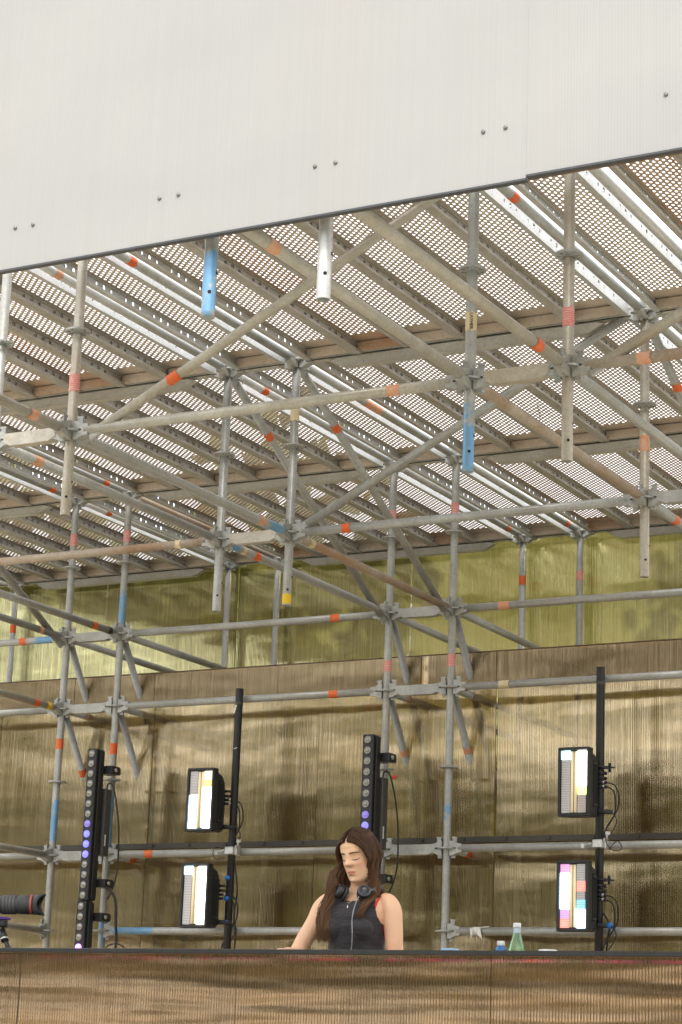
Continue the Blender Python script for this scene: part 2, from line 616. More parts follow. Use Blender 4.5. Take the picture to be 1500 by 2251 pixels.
def part(name, mb, mat, parent=None, **kw):
    return link(name, mb.mesh(name), mat, parent, **kw)


def tag(o, label, cat, group=None):
    o['label'] = label
    o['category'] = cat
    if group:
        o['group'] = group
    return o


def thing(name, label, cat, loc=(0, 0, 0), rotz=0.0, group=None):
    o = bpy.data.objects.new(name, None)
    COL.objects.link(o)
    o.location = loc
    o.rotation_euler = (0, 0, rotz)
    return tag(o, label, cat, group)


def structure(o):
    o['kind'] = 'structure'
    return o


def spline(pts, n=8):
    pts = [Vector(p) for p in pts]
    out = []
    for i in range(len(pts) - 1):
        p0, p1, p2, p3 = pts[max(i - 1, 0)], pts[i], pts[i + 1], pts[min(i + 2, len(pts) - 1)]
        for k in range(n):
            s = k / n
            out.append(0.5 * ((2 * p1) + (p2 - p0) * s + (2 * p0 - 5 * p1 + 4 * p2 - p3) * s * s + (3 * p1 - p0 - 3 * p2 + p3) * s ** 3))
    out.append(pts[-1])
    return out


# ------------------------------------------------------------------ ground, stage, far trees
STAGE = -3.435
m = MB()
N = 24
m.add([(-600 + 1200 * i / N, -600 + 1200 * j / N, 0) for j in range(N + 1) for i in range(N + 1)],
      [(j * (N + 1) + i, j * (N + 1) + i + 1, (j + 1) * (N + 1) + i + 1, (j + 1) * (N + 1) + i) for j in range(N) for i in range(N)])
structure(part('ground', m, 'lawn'))
m = MB()
m.box((-0.5, 3.2, (STAGE + ZO) / 2), (13, 7.4, STAGE + ZO), bevel=0.02)
structure(part('stage_floor', m, 'stage_ply'))


def tree_belt():
    m = MB()
    vs, fs = [], []
    trunks = MB()
    for k in range(120):
        a = 2 * math.pi * k / 120 + random.uniform(-.02, .02)
        rad = random.uniform(30, 52)
        cx, cy = rad * math.sin(a), rad * math.cos(a)
        h = random.uniform(8, 15.5)
        if cy > 12:
            h *= 1.12
        if k % 9 == 4:
            h *= 0.6
        cr_ = random.uniform(2.6, 4.2)
        trunks.tube((cx, cy, 0), (cx, cy, h * 0.7), 0.22, 6, 0.1)
        for q in range(420):
            u = Vector((random.gauss(0, 1), random.gauss(0, 1), random.gauss(0, 1))).normalized() * random.random() ** 0.4
            p = Vector((cx + u.x * cr_, cy + u.y * cr_, h * 0.64 + u.z * h * 0.36))
            s = random.uniform(0.25, 0.6)
            x = Vector((random.gauss(0, 1), random.gauss(0, 1), random.gauss(0, 1))).normalized()
            y = x.orthogonal().normalized()
            o = len(vs)
            vs += [p + x * s, p + y * s * .6, p - x * s, p - y * s * .6]
            fs.append((o, o + 1, o + 2, o + 3))
    m.add(vs, fs)
    m.cm = 1
    m.add(trunks.v, trunks.f)
    o = link('tree_belt', m.mesh('tree_belt'), ('leaf', 'bark'))
    o['kind'] = 'stuff'
    o['label'] = 'belt of green trees around the lawn, mirrored in the bronze walls'
    o['category'] = 'trees'


tree_belt()

# ------------------------------------------------------------------ scaffold
XC = {'P1': 0.0, 'P2': .45, 'Q1': 2.52, 'Q2': 2.97, 'R1': 5.04, 'R2': 5.49, 'O2': -2.07, 'O1': -2.52, 'N2': -4.59, 'N1': -5.04}
YR = {'Z': -2.07, 'A': 0.0, 'B': 2.07, 'C': 4.14, 'D': 6.21}
TR = 0.02415
scaf = thing('scaffold', 'galvanised tube scaffold with rosette joints carrying the plank roof over the stage', 'scaffold', (0, 0, 0))


def rosette_mesh():
    m = MB()
    n = 32
    rad = (0.0245, 0.034, 0.052, 0.061)
    vs, fs = [], []
    for z in (-0.0045, 0.0045):
        for r_ in rad:
            vs += [(r_ * math.cos(2 * math.pi * k / n), r_ * math.sin(2 * math.pi * k / n), z) for k in range(n)]
    T = len(rad) * n
    for s in range(3):
        for k in range(n):
            hole = s == 1 and (k % 4) in (1, 2)
            a, b, c, d = s * n + k, s * n + (k + 1) % n, (s + 1) * n + (k + 1) % n, (s + 1) * n + k
            if not hole:
                fs += [(a, b, c, d), (a + T, d + T, c + T, b + T)]
            else:
                fs += [(a, b, b + T, a + T), (d, c, c + T, d + T)]
                fs += [(a, d, d + T, a + T), (b, c, c + T, b + T)]
    for k in range(n):
        a, b = 3 * n + k, 3 * n + (k + 1) % n
        fs.append((a, b, b + T, a + T))
    m.add(vs, fs)
    # weld collar
    m.lathe([(0.0265, -0.014), (0.0265, 0.014)], n=16, caps=(False, False))
    me = m.mesh('rosette')
    me.materials.append(MATS['gal'])
    return me


def head_mesh():
    """cast ledger head pointing +X away from the standard, with its wedge"""
    m = MB()
    for zs in (1, -1):                              # jaw above and below the rosette
        m.prism([(0.026, 0.006 * zs), (0.064, 0.006 * zs), (0.075, 0.0), (0.108, 0.0), (0.108, 0.026 * zs), (0.075, 0.030 * zs), (0.045, 0.045 * zs), (0.026, 0.045 * zs)][::zs], 'y', -0.021, 0.021)
    rot = Matrix.Rotation(R(4), 3, 'Y')
    m.box((0.050, 0, 0.004), (0.026, 0.006, 0.126), rot)
    m.box((0.052, 0, 0.066), (0.034, 0.009, 0.010), rot)
    me = m.mesh('wedge_head')
    me.materials.append(MATS['gal'])
    return me


ROS, HEAD = rosette_mesh(), head_mesh()
_pin = MB()
_pin.tube((0, 0, 0), (0, 0, 0.0012), 0.0065, 12)
PIN = _pin.mesh('pin_hole_disc')  # raised dark disc, its colour stands in for the shade inside a hole
PIN.materials.append(MATS['hole_shade'])


def paint_tube(m, p, q, r, paints, n=16):
    """tube with rings close enough to carry a paint attribute; paints = (from_m, to_m, strength)"""
    L = (Vector(q) - Vector(p)).length
    segs = max(2, int(L / 0.02))
    o = len(m.v)
    m.tube(p, q, r, n, segs=segs)
    vals = [0.0] * (len(m.v))
    for i in range(segs + 1):
        d = L * i / segs
        s = 0.0
        for a_, b_, k in paints:
            fade = 0.06
            s = max(s, k * max(0.0, min(1.0, (d - a_) / fade + .5, (b_ - d) / fade + .5)))
        for k in range(n):
            vals[o + i * n + k] = s
    m.att['paint'] = vals


def tag_sleeve(parent, p, q, d, mat, length=0.055, r=TR):
    p, q = Vector(p), Vector(q)
    u = (q - p).normalized()
    c = p + u * d
    m = MB()
    x, y = m.frame(u)
    n = 20
    rs = []
    for s in (-length / 2, length / 2):
        ring = []
        for k in range(n):
            e = u * (0.004 * math.sin(k * 1.7 + d * 9)) * (1 if s > 0 else -1)
            ring.append(c + u * s + e + (x * math.cos(2 * math.pi * k / n) + y * math.sin(2 * math.pi * k / n)) * (r + 0.0012))
        rs.append(ring)
    m.rings(rs, (False, False))
    return part('sticker', m, mat, parent)


def standard(col, row, z0, z1, tags=(), mat='gal', paints=None, levels=None, pins=True):
    x, y = XC[col], YR[row]
    m = MB()
    p, q = (x, y, z0 + ZO), (x, y, z1 + ZO)
    if paints:
        paint_tube(m, p, q, TR, paints)
    else:
        m.tube(p, q, TR, 18, caps=(False, True))
        m.tube((x, y, z0 + ZO + 0.12), (x, y, z0 + ZO), TR - 0.0035, 18, caps=(True, False))
        rs = [[(x + r_ * math.cos(2 * math.pi * k / 18), y + r_ * math.sin(2 * math.pi * k / 18), z0 + ZO) for k in range(18)] for r_ in (TR - 0.0035, TR)]
        m.rings(rs, (False, False), False)
    s = part('standard', m, mat, scaf)
    for z in (levels if levels is not None else np.arange(-3, 1.01, 0.5)):
        if z0 + 0.03 < z <= z1 + 0.01:
            link('rosette', ROS, None, s, (x, y, z + ZO), (0, 0, random.uniform(0, 6)))
    for z, tm, ln in tags:
        tag_sleeve(s, p, q, z - z0, tm, ln)
    if pins:
        for dz, ang in ((0.085, -55), (0.16, 10)):
            a = R(ang)
            link('pin_hole_disc', PIN, None, s, (x + TR * math.cos(a), y + TR * math.sin(a), z0 + ZO + dz), Vector((math.cos(a), math.sin(a), 0)).to_track_quat('Z', 'Y').to_euler())
    return s


def heads(parent, a, b):
    """wedge heads at both ends of a ledger running a -> b (standard axes)"""
    a, b = Vector(a), Vector(b)
    ang = math.atan2(b.y - a.y, b.x - a.x)
    link('wedge_head', HEAD, None, parent, a, (0, 0, ang))
    link('wedge_head', HEAD, None, parent, b, (0, 0, ang + math.pi))


def ledger(a, b, tags=(), mat='gal', paints=None, name='ledger', head=True):
    a, b = Vector((a[0], a[1], a[2] + ZO)), Vector((b[0], b[1], b[2] + ZO))
    u = (b - a).normalized()
    p, q = a + u * 0.085, b - u * 0.085
    m = MB()
    if paints:
        paint_tube(m, p, q, TR, [(s - .085, e - .085, k) for s, e, k in paints])
    else:
        m.tube(p, q, TR, 16)
    o = part(name, m, mat, scaf)
    if head:
        heads(o, a, b)
    for d, tm, ln in tags:
        tag_sleeve(o, a, b, d, tm, ln)
    return o


def lx(row, c1, c2, z, **kw):
    return ledger((XC[c1], YR[row], z), (XC[c2], YR[row], z), **kw)


def ly(col, r1, r2, z, **kw):
    return ledger((XC[col], YR[r1], z), (XC[col], YR[r2], z), **kw)


def u_ledger(row, c1, c2, z, mat='gal_beige'):
    x0, x1, y = XC[c1], XC[c2], YR[row]
    m = MB()
    w = 0.0245
    prof = [(x0 + .075, z + .020), (x0 + .075, z - .018), (x0 + .115, z - .036), (x1 - .115, z - .036), (x1 - .075, z - .018), (x1 - .075, z + .020), (x1 - .105, z + .026), (x0 + .105, z + .026)]
    m.prism([(a, b + ZO) for a, b in prof][::-1], 'y', y - w, y + w)
    o = part('short_ledger', m, mat, scaf)
    heads(o, (x0, y, z + ZO), (x1, y, z + ZO))
    return o


def deck_beam(row, c1, c2, mat='beam'):
    """U transom at deck level, long ones with a reinforcing lower chord"""
    x0, x1, y = XC[c1], XC[c2], YR[row]
    z = 1.0 + ZO
    m = MB()
    a, b = x0 + .07, x1 - .07
    m.box(((a + b) / 2, y, z - .016), (b - a, .050, .006))
    for s in (-1, 1):
        m.box(((a + b) / 2, y + s * .0225, z + .006), (b - a, .005, .050))
        m.box(((a + b) / 2, y + s * .0275, z + .026), (b - a, .005, .008))
    o = part('deck_beam', m, mat, scaf)
    heads(o, (x0, y, z), (x1, y, z))
    if b - a > 1:
        c = MB()
        c.prism([(x0 + .27, z - .022), (x0 + .22, z - .034), (x0 + .30, z - .074), (x1 - .30, z - .074), (x1 - .22, z - .034), (x1 - .27, z - .022)], 'y', y - .021, y + .021)
        c.box(((x0 + x1) / 2, y, z - .0755), (x1 - x0 - .62, .054, .004))
        part('lower_chord', c, mat, o)
    return o


def brace(a, b, tags=(), mat='gal'):
    a, b = Vector((a[0], a[1], a[2] + ZO)), Vector((b[0], b[1], b[2] + ZO))
    m = MB()
    m.tube(a, b, TR * 0.98, 16, segs=2)
    o = part('diagonal_brace', m, mat, scaf)
    u = (b - a).normalized()
    for e, s in ((a, -1), (b, 1)):
        h = MB()
        rot = u.to_track_quat('X', 'Z').to_matrix()
        h.box(e + u * s * 0.03, (0.085, 0.020, 0.052), rot, bevel=0.006)
        part('brace_end', h, 'gal', o)
    for d, tm, ln in tags:
        tag_sleeve(o, a, b, d, tm, ln)
    return o


HB = -0.405
O_, F_, K_, C_ = 'tag_orange', 'tag_faded', 'tag_pink', 'tag_cream'
# front and middle rows hang free below the lowest ledgers
standard('Q1', 'Z', HB, 1.05, mat='gal_blue', paints=[(0.0, 0.24, .85)])
standard('Q2', 'Z', HB, 1.05, mat='gal_bright')
standard('P1', 'A', HB, 1.05, mat='gal')
standard('P2', 'A', HB, 1.05, [(.24, K_, .085)], mat='gal_beige')
sq = standard('Q1', 'A', HB, 1.05, [(.26, C_, .085)], mat='gal_blue', paints=[(0.0, 0.21, 1.0), (0.21, 0.31, 0.55)])
standard('Q2', 'A', HB, 1.05, [(.22, K_, .085)], mat='gal_beige')
standard('P1', 'B', HB, 1.02, mat='gal')
standard('P2', 'B', HB, 1.02, [(.68, C_, .07), (-.37, 'tag_yellow', .055)], mat='gal')
standard('Q1', 'B', HB, 1.02, [(.29, F_, .085)], mat='gal_beige')
# row C stands on the stage
for col, tg, pts in (('O1', [(.70, K_, .085), (-.74, O_, .07)], [(STAGE * -1 - 1.42, -STAGE - 1.12, .75)]),
                     ('O2', [(.69, K_, .085), (-.79, O_, .075)], [(-STAGE - 1.45, -STAGE - 1.10, 1.0), (-STAGE + .05, -STAGE + .30, .72), (-STAGE - 2.1, -STAGE - 1.9, .6)]),
                     ('P1', [(.64, K_, .085), (-.34, K_, .07)], [(-STAGE - 1.4, -STAGE - 1.2, .5)]),
                     ('P2', [(.65, K_, .085), (-.33, K_, .08)], [(-STAGE - 1.4, -STAGE - 1.2, .45)])):
    standard(col, 'C', STAGE, 1.02, tg, mat='gal_blue', paints=pts, pins=False)
# row D stands on the lawn behind the lower wall
for col, tg, pts in (('N2', [(.61, O_, .07)], None), ('O1', [], None), ('O2', [], None), ('P1', [(.67, O_, .07)], None), ('P2', [(.67, K_, .07)], [(ZO - .12, ZO + .02, 1.0)])):
    standard(col, 'D', -ZO, 1.02, tg, mat='gal_blue' if pts else 'gal', paints=pts, pins=False, levels=(-1.5, -1.0, 1.0))

# lettering of the cream sticker on the Q1 upright
tcv = bpy.data.curves.new('sticker_lettering', 'FONT')
tcv.body = 'LAYHER'
tcv.size = 0.021
tcv.align_x = 'CENTER'
tcv.align_y = 'CENTER'
tcv.extrude = 0.0006
to = bpy.data.objects.new('lettering_source', tcv)
COL.objects.link(to)
tme = bpy.data.meshes.new_from_object(to.evaluated_get(bpy.context.evaluated_depsgraph_get()))
bpy.data.objects.remove(to)
tme.materials.clear()
to = bpy.data.objects.new('sticker_lettering', tme)
COL.objects.link(to)
to.parent = sq
tme.materials.append(MATS['black_paint'])
_dir = Vector((6.35 - 2.52, -7.97, 0)).normalized()
to.matrix_world = Matrix.Translation(Vector((2.52, 0, .26 + ZO)) + _dir * (TR + 0.0024)) @ Matrix((Vector((0, 0, -1)), _dir.cross(Vector((0, 0, -1))), _dir)).transposed().to_4x4()

# lowest ledgers along the stage
lx('A', 'P2', 'Q1', 0, tags=[(1.71, F_, .06)], mat='gal_beige')
lx('A', 'Q2', 'R1', 0, tags=[(.34, F_, .06)], mat='gal_rust')
u_ledger('A', 'P1', 'P2', 0)
u_ledger('A', 'Q1', 'Q2', 0)
lx('B', 'O2', 'P1', 0, tags=[(1.80, C_, .035)], mat='gal_rust')
lx('B', 'P2', 'Q1', 0, tags=[(.36, O_, .05)])
u_ledger('B', 'P1', 'P2', 0)
u_ledger('B', 'Q1', 'Q2', 0, 'gal')
lx('C', 'N2', 'O1', 0, tags=[(1.70, O_, .055)], mat='gal_blue', paints=[(1.80, 1.98, .8)])
u_ledger('C', 'O1', 'O2', 0, 'gal')
lx('C', 'O2', 'P1', 0, tags=[(1.68, O_, .065)])
u_ledger('C', 'P1', 'P2', 0, 'gal')
lx('C', 'P2', 'Q1', 0, tags=[(.36, F_, .075)])
for z in (-.5, -1.5):
    lx('C', 'N2', 'O1', z)
    u_ledger('C', 'O1', 'O2', z, 'gal')
    lx('C', 'O2', 'P1', z, tags=[(1.69, O_, .065)] if z == -.5 else [(.34, O_, .06)])
    u_ledger('C', 'P1', 'P2', z, 'gal')
    lx('C', 'P2', 'Q1', z, tags=[(.37, C_, .07)] if z == -.5 else [])
lx('C', 'O2', 'P1', -2, mat='gal_blue', paints=[(.0, .42, .8)])
lx('C', 'P2', 'Q1', -2)
# lowest ledgers running away from the camera
ly('P2', 'Z', 'A', 0, tags=[(1.76, F_, .06)], mat='gal_beige')
ly('Q1', 'Z', 'A', 0, tags=[(.39, F_, .075)], mat='gal_beige')
ly('Q2', 'Z', 'A', 0, tags=[(1.74, O_, .065)], mat='gal_beige')
ly('P1', 'A', 'B', 0, tags=[(.34, F_, .065)])
ly('P2', 'A', 'B', 0, tags=[(1.75, F_, .06)], mat='gal_blue', paints=[(1.82, 2.02, 1.0)])
ly('Q1', 'A', 'B', 0, mat='gal_rust')
ly('Q2', 'A', 'B', 0)
ly('O1', 'B', 'C', 0, tags=[(1.75, F_, .04)])
ly('O2', 'B', 'C', 0, tags=[(1.74, O_, .055), (1.92, 'tag_black', .04)])
ly('P1', 'B', 'C', 0, tags=[(.39, O_, .06), (.24, C_, .04)], mat='gal_blue', paints=[(0, .2, .9)])
ly('P2', 'B', 'C', 0, tags=[(.23, C_, .05)], mat='gal_rust')
ly('Q1', 'B', 'C', 0, tags=[(.43, O_, .06)])
ly('O1', 'B', 'C', -.5, tags=[(1.76, O_, .06), (1.90, 'tag_yellow', .05)], mat='gal_beige')
ly('O1', 'B', 'C', -1.5)
ly('O1', 'B', 'C', -2)
for c in ('O1', 'O2', 'P1', 'P2'):
    for z in (0, -.5, -1.5):
        if z == -1.5 and c in ('O1', 'P1'):
            continue
        ly(c, 'C', 'D', z, tags=[(.27, O_, .05)] if z == -1.5 else ([(.26, F_, .03)] if c in ('O1', 'P1') and z == -.5 else []))
# deck level tubes between the planks
for c, r1, r2, tg, mt in (('P1', 'A', 'B', [(.39, F_, .06)], 'gal_bright'), ('P2', 'A', 'B', [(.39, O_, .06)], 'gal'), ('Q1', 'A', 'B', [(.40, O_, .06)], 'gal'),
                          ('Q2', 'A', 'B', [], 'gal_bright'), ('P1', 'B', 'C', [(.39, O_, .06)], 'gal_bright'), ('P2', 'B', 'C', [(.9, F_, .2)], 'gal'), ('O1', 'B', 'C', [(1.76, O_, .06)], 'gal'),
                          ('O2', 'B', 'C', [(1.76, O_, .06)], 'gal_bright'), ('Q1', 'B', 'C', [(1.2, O_, .06)], 'gal'), ('O1', 'C', 'D', [(.38, O_, .06)], 'gal_bright'), ('O2', 'C', 'D', [], 'gal_rust'),
                          ('P1', 'C', 'D', [(1.78, O_, .05)], 'gal'), ('P2', 'C', 'D', [(1.80, O_, .05)], 'gal'), ('Q1', 'Z', 'A', [], 'gal'), ('Q2', 'Z', 'A', [], 'gal_bright'), ('N2', 'C', 'D', [], 'gal')):
    ly(c, r1, r2, 1.0, tags=tg, mat=mt)
for row, pairs in (('A', (('P2', 'Q1'), ('Q1', 'Q2'), ('P1', 'P2'), ('Q2', 'R1'))),
                   ('B', (('O2', 'P1'), ('P1', 'P2'), ('P2', 'Q1'), ('Q1', 'Q2'), ('Q2', 'R1'))),
                   ('C', (('N2', 'O1'), ('O1', 'O2'), ('O2', 'P1'), ('P1', 'P2'), ('P2', 'Q1'), ('Q1', 'Q2'))),
                   ('D', (('N1', 'N2'), ('N2', 'O1'), ('O1', 'O2'), ('O2', 'P1'), ('P1', 'P2'), ('P2', 'Q1')))):
    for c1, c2 in pairs:
        deck_beam(row, c1, c2)
# diagonals
brace((.62, 0, .0), (2.47, 0, .945), [(.44, O_, .065)], 'gal_beige')
brace((3.13, 0, .0), (4.98, 0, .945), [(.50, O_, .065)], 'gal_beige')
brace((.56, 2.07, .045), (2.42, 2.07, .99))
for c in ('P1', 'P2', 'Q1', 'O1'):
    brace((XC[c], 2.16, .945), (XC[c], 4.02, -.03), [(.43, O_, .055)])
for c in ('O1', 'O2', 'P1', 'P2'):
    for z in (0, -.5):
        dz, dy = 2.6, 1.72
        brace((XC[c], 4.18, z - .02), (XC[c], 4.18 + dy, z - .02 - dz), [(.45, O_, .05)] if z == -.5 and c == 'O1' else ([(.40, F_, .04)] if z == -.5 and c[0] == 'P' else []))

# ------------------------------------------------------------------ plank deck
deck = thing('scaffold_deck', 'roof deck of perforated steel planks lying on the scaffold beams', 'deck', (0, 0, 1.0 + ZO))
PW, PL, PD = 0.316, 2.066, 0.066


def plank_sheet():
    """perforated top sheet; slots staggered column by column, each with a turned-down rim"""
    vs, fs, sm = [], [], []
    x0, x1 = -PW / 2 + 0.022, PW / 2 - 0.022
    y0, y1 = 0.118, PL - 0.118
    ncol = 12
    cw = (x1 - x0) / ncol
    ch = 0.041
    nrow = int((y1 - y0) / ch)
    y1 = y0 + nrow * ch
    hx, hy, dep = cw * 0.315, ch * 0.30, 0.0016

    def quad(*pts):
        o = len(vs)
        vs.extend(pts)
        fs.append(tuple(range(o, o + len(pts))))
    for c in range(ncol):
        cx = x0 + (c + .5) * cw
        off = (c % 2) * ch / 2
        rows = nrow - (c % 2)
        if c % 2:
            for a, b in ((y0, y0 + off), (y0 + off + rows * ch, y1)):
                quad((cx - cw / 2, a, 0), (cx - cw / 2, b, 0), (cx + cw / 2, b, 0), (cx + cw / 2, a, 0))
        for r_ in range(rows):
            cy = y0 + off + (r_ + .5) * ch
            o = len(vs)
            out = [(-1, -1), (0, -1), (1, -1), (1, 0), (1, 1), (0, 1), (-1, 1), (-1, 0)]
            for a, b in out:
                vs.append((cx + a * cw / 2, cy + b * ch / 2, 0))
            k7 = 0.74
            inn = [(-k7, -k7), (0, -1), (k7, -k7), (1, 0), (k7, k7), (0, 1), (-k7, k7), (-1, 0)]
            for z in (0, -dep):
                for a, b in inn:
                    vs.append((cx + a * hx, cy + b * hy, z))
            for k in range(8):
                j = (k + 1) % 8
                fs.append((o + k, o + 8 + k, o + 8 + j, o + j))
                fs.append((o + 8 + k, o + 16 + k, o + 16 + j, o + 8 + j))
    # plain margins
    quad((-PW / 2, 0, 0), (-PW / 2, PL, 0), (x0, PL, 0), (x0, 0, 0))
    quad((x1, 0, 0), (x1, PL, 0), (PW / 2, PL, 0), (PW / 2, 0, 0))
    quad((x0, 0, 0), (x0, y0, 0), (x1, y0, 0), (x1, 0, 0))
    quad((x0, y1, 0), (x0, PL, 0), (x1, PL, 0), (x1, y1, 0))
    m = MB()
    m.add(vs, fs)
    # end plates and hooks over the beams
    for y, s in ((0.046, -1), (PL - 0.046, 1)):
        m.box((0, y, -PD / 2 - .002), (PW - .02, .004, PD - .012))
        for x in (-.10, .10):
            m.box((x, y + s * .012, -.030), (.05, .022, .040))
    me = m.mesh('deck_plank')
    return me


def plank_rail():
    """one side channel, outer face at x = 0 and lip turned to +x; oval holes through the web"""
    m = MB()
    th = 0.0022
    vs, fs = [], []
    cell, hz_, hy_ = 0.0675, 0.0115, 0.0095
    zc = -0.030
    y, k = 0.0, 0
    while y < PL - 0.03:
        b = min(y + cell, PL)
        hole = 0.14 < y < PL - .2 and (k % 4) != 0
        o = len(vs)
        if not hole:
            vs += [(0, y, 0), (0, b, 0), (0, b, -PD), (0, y, -PD)]
            fs.append((o, o + 1, o + 2, o + 3))
        else:
            cy = (y + b) / 2
            sz = 1.25 if k % 4 == 2 else 0.9
            out = [(y, -PD), (cy, -PD), (b, -PD), (b, zc), (b, 0), (cy, 0), (y, 0), (y, zc)]
            inn = [(-.72, -.72), (0, -1), (.72, -.72), (1, 0), (.72, .72), (0, 1), (-.72, .72), (-1, 0)]
            vs += [(0, a, z) for a, z in out]
            vs += [(0, cy + a * hy_ * sz, zc + z * hz_ * sz) for a, z in inn]
            vs += [(th * 1.6, cy + a * hy_ * sz, zc + z * hz_ * sz) for a, z in inn]
            for q in range(8):
                j = (q + 1) % 8
                fs.append((o + q, o + j, o + 8 + j, o + 8 + q))
                fs.append((o + 8 + q, o + 8 + j, o + 16 + j, o + 16 + q))
        y += cell
        k += 1
    m.add(vs, fs)
    # rolled lip: bottom flange, upturned edge
    m.box((0.013, PL / 2, -PD - .001), (0.028, PL, 0.003))
    m.box((0.026, PL / 2, -PD + .006), (0.0025, PL, 0.013))
    m.box((0.004, PL / 2, -.006), (0.006, PL, 0.010))
    return m.mesh('side_rail')


SHEET, SHEET_R, RAILM = plank_sheet(), None, plank_rail()
SHEET_R = SHEET.copy()
SHEET.materials.append(MATS['deck_sheet'])
SHEET_R.materials.append(MATS['deck_sheet_rust'])
RAILM.materials.append(MATS['deck_rail'])
RAIL_LIT = RAILM.copy()
RAIL_LIT.materials.clear()
RAIL_LIT.materials.append(MATS['gal_bright'])  # lighter copy: sky light through the gaps, put into the rail colour


def plank(xc, y0, rust=False, lit_r=False, lit_l=False):
    o = link('deck_plank', SHEET_R if rust else SHEET, None, deck, (xc, y0 + .002, 0.052 + random.uniform(-.002, .002)))
    link('side_rail', RAIL_LIT if lit_l else RAILM, None, o, (-PW / 2, 0, 0))
    r_ = link('side_rail', RAIL_LIT if lit_r else RAILM, None, o, (PW / 2, PL, 0), (0, 0, math.pi))
    return o


for r1, bays in (('Z', ('P2Q1', 'Q1Q2', 'Q2R1')), ('A', ('O2P1', 'P1P2', 'P2Q1', 'Q1Q2', 'Q2R1')), ('B', ('N2O1', 'O1O2', 'O2P1', 'P1P2', 'P2Q1', 'Q1Q2', 'Q2R1')),
                 ('C', ('N1N2', 'N2O1', 'O1O2', 'O2P1', 'P1P2', 'P2Q1', 'Q1Q2'))):
    for bay in bays:
        xa, xb = XC[bay[:2]], XC[bay[2:]]
        y = YR[r1]
        if xb - xa < 1:
            plank((xa + xb) / 2, y, random.random() < .25, True, True)
        else:
            for i in range(6):
                plank(xa + .075 + .16 + i * .32, y, random.random() < .22 or (r1 == 'A' and bay == 'O2P1' and i in (2, 3)), lit_r=(i == 5))

# ------------------------------------------------------------------ white fascia in front
fas = thing('fascia', 'white opal ribbed fascia board with dark lower edge hung before the roof', 'fascia', (3.0, -2.15, ZO))
for x0, x1, zb, yo in ((-1.6, 1.24, -.143, 0), (1.2402, 4.0, -.132, 0)):
    pl = MB()
    pl.box(((x0 + x1) / 2, yo * 2, (zb + 1.55) / 2), (x1 - x0 - .0002, .016 - yo * 4, 1.55 - zb))
    # offsets are relative to the fascia's own origin at x = 3
    o = part('panel', pl, 'opal_sheet', fas, loc=(-.505, yo, 0))
    tr = MB()
    tr.box((((x0 if x0 < 0 else 1.241) + x1) / 2, -.001, zb - .001), (x1 - (x0 if x0 < 0 else 1.241), .024, .007))
    part('edge_trim', tr, 'trim_dark', o)
    sx0 = 1.776 - 3.0 + .505
    for k in range(-2, 8):
        for d in (-.039, .039):
            x = sx0 + .6155 * k + d
            if (x0 if x0 < 0 else 1.24) + .02 < x < x1 - .02:
                s = MB()
                s.lathe([(.0035, -.0135), (.0065, -.0122), (.007, -.010), (.007, -.008)], (x, 0, .012 + .0105 * (k + 0.2)), (0, 1, 0), 12)
                part('screw', s, 'screw_metal', o)
for z in (.0, .9):
    b = MB()
    b.box((.0, .033, z), (5.5, .045, .24 if z < .5 else .095))
    part('batten', b, 'timber_dark', fas)

# ------------------------------------------------------------------ bronze walls


def wall(name, label, y, seams, tiers, mat):
    w = thing(name, label, 'wall', (0, y, tiers[0][0] + ZO))
    for ti, (z0, z1) in enumerate(tiers):
        for i in range(len(seams) - 1):
            a, b = seams[i], seams[i + 1]
            m = MB()
            m.box((0, 0, 0), (b - a - .004, .010, z1 - z0), bevel=.001)
            o = part('panel', m, mat, w, loc=((a + b) / 2, random.uniform(-.006, .006) + .012 * (ti % 2), (z0 + z1) / 2 - tiers[0][0]))
            o.rotation_euler = (R(random.uniform(-.35, .35)), 0, R(random.uniform(-.25, .25)))
    return w


YW = 4.425
low = wall('back_wall', 'lower back wall of bronze ribbed polycarbonate sheets behind the light poles', YW,
           (-5.85, -4.55, -3.25, -1.95, -.645, .636, 1.93, 3.2), ((STAGE + .02, -1.40), (-1.425, -.228)), 'bronze_sheet')
b = MB()
b.box((-1.0, -.018, -1.418 - STAGE - .02), (9.0, .022, .036))
rail = part('fixing_rail', b, 'rail_dark', low)
for k in range(26):
    x = -4.2 + k * .29
    s = MB()
    s.lathe([(.010, -.012), (.010, .0)], (x, -.030, -1.415 - STAGE - .02), (0, 1, 0), 8)
    part('bolt', s, 'rail_dark', rail)
for x0, x1 in ((-5.85, -2.62), (-2.615, -1.95), (-1.945, .10), (.16, .636), (.642, 1.93), (1.936, 3.2)):
    m = MB()
    m.box(((x0 + x1) / 2, -.014, -.345 - STAGE - .02), (x1 - x0, .008, .225), Matrix.Rotation(R(random.uniform(-1, 1)), 3, 'X'))
    part('top_strip', m, 'bronze_strip', low)
cv = MB()
cv.box((-1.3, .02, -.224 - STAGE - .02), (9.1, .05, .006))
part('capping', cv, 'timber_dark', low)
wall('upper_back_wall', 'upper back wall of bronze ribbed sheets rising behind to the roof', 6.32,
     (-6.2, -4.98, -3.735, -2.484, -.96, .567, 1.80, 3.05), ((-2.2, 1.12),), 'bronze_sheet_high')

# ------------------------------------------------------------------ DJ booth
DZ, DY = -2.388, -0.08
booth = thing('dj_booth', 'long booth with black top and bronze ribbed front panels', 'booth', (1.6, DY, STAGE + ZO))
m = MB()
m.box((.6, .34, DZ - STAGE - .010), (5.2, .70, .020), bevel=.003)
part('table_top', m, 'desk_black', booth)
PITCH = 0.0130


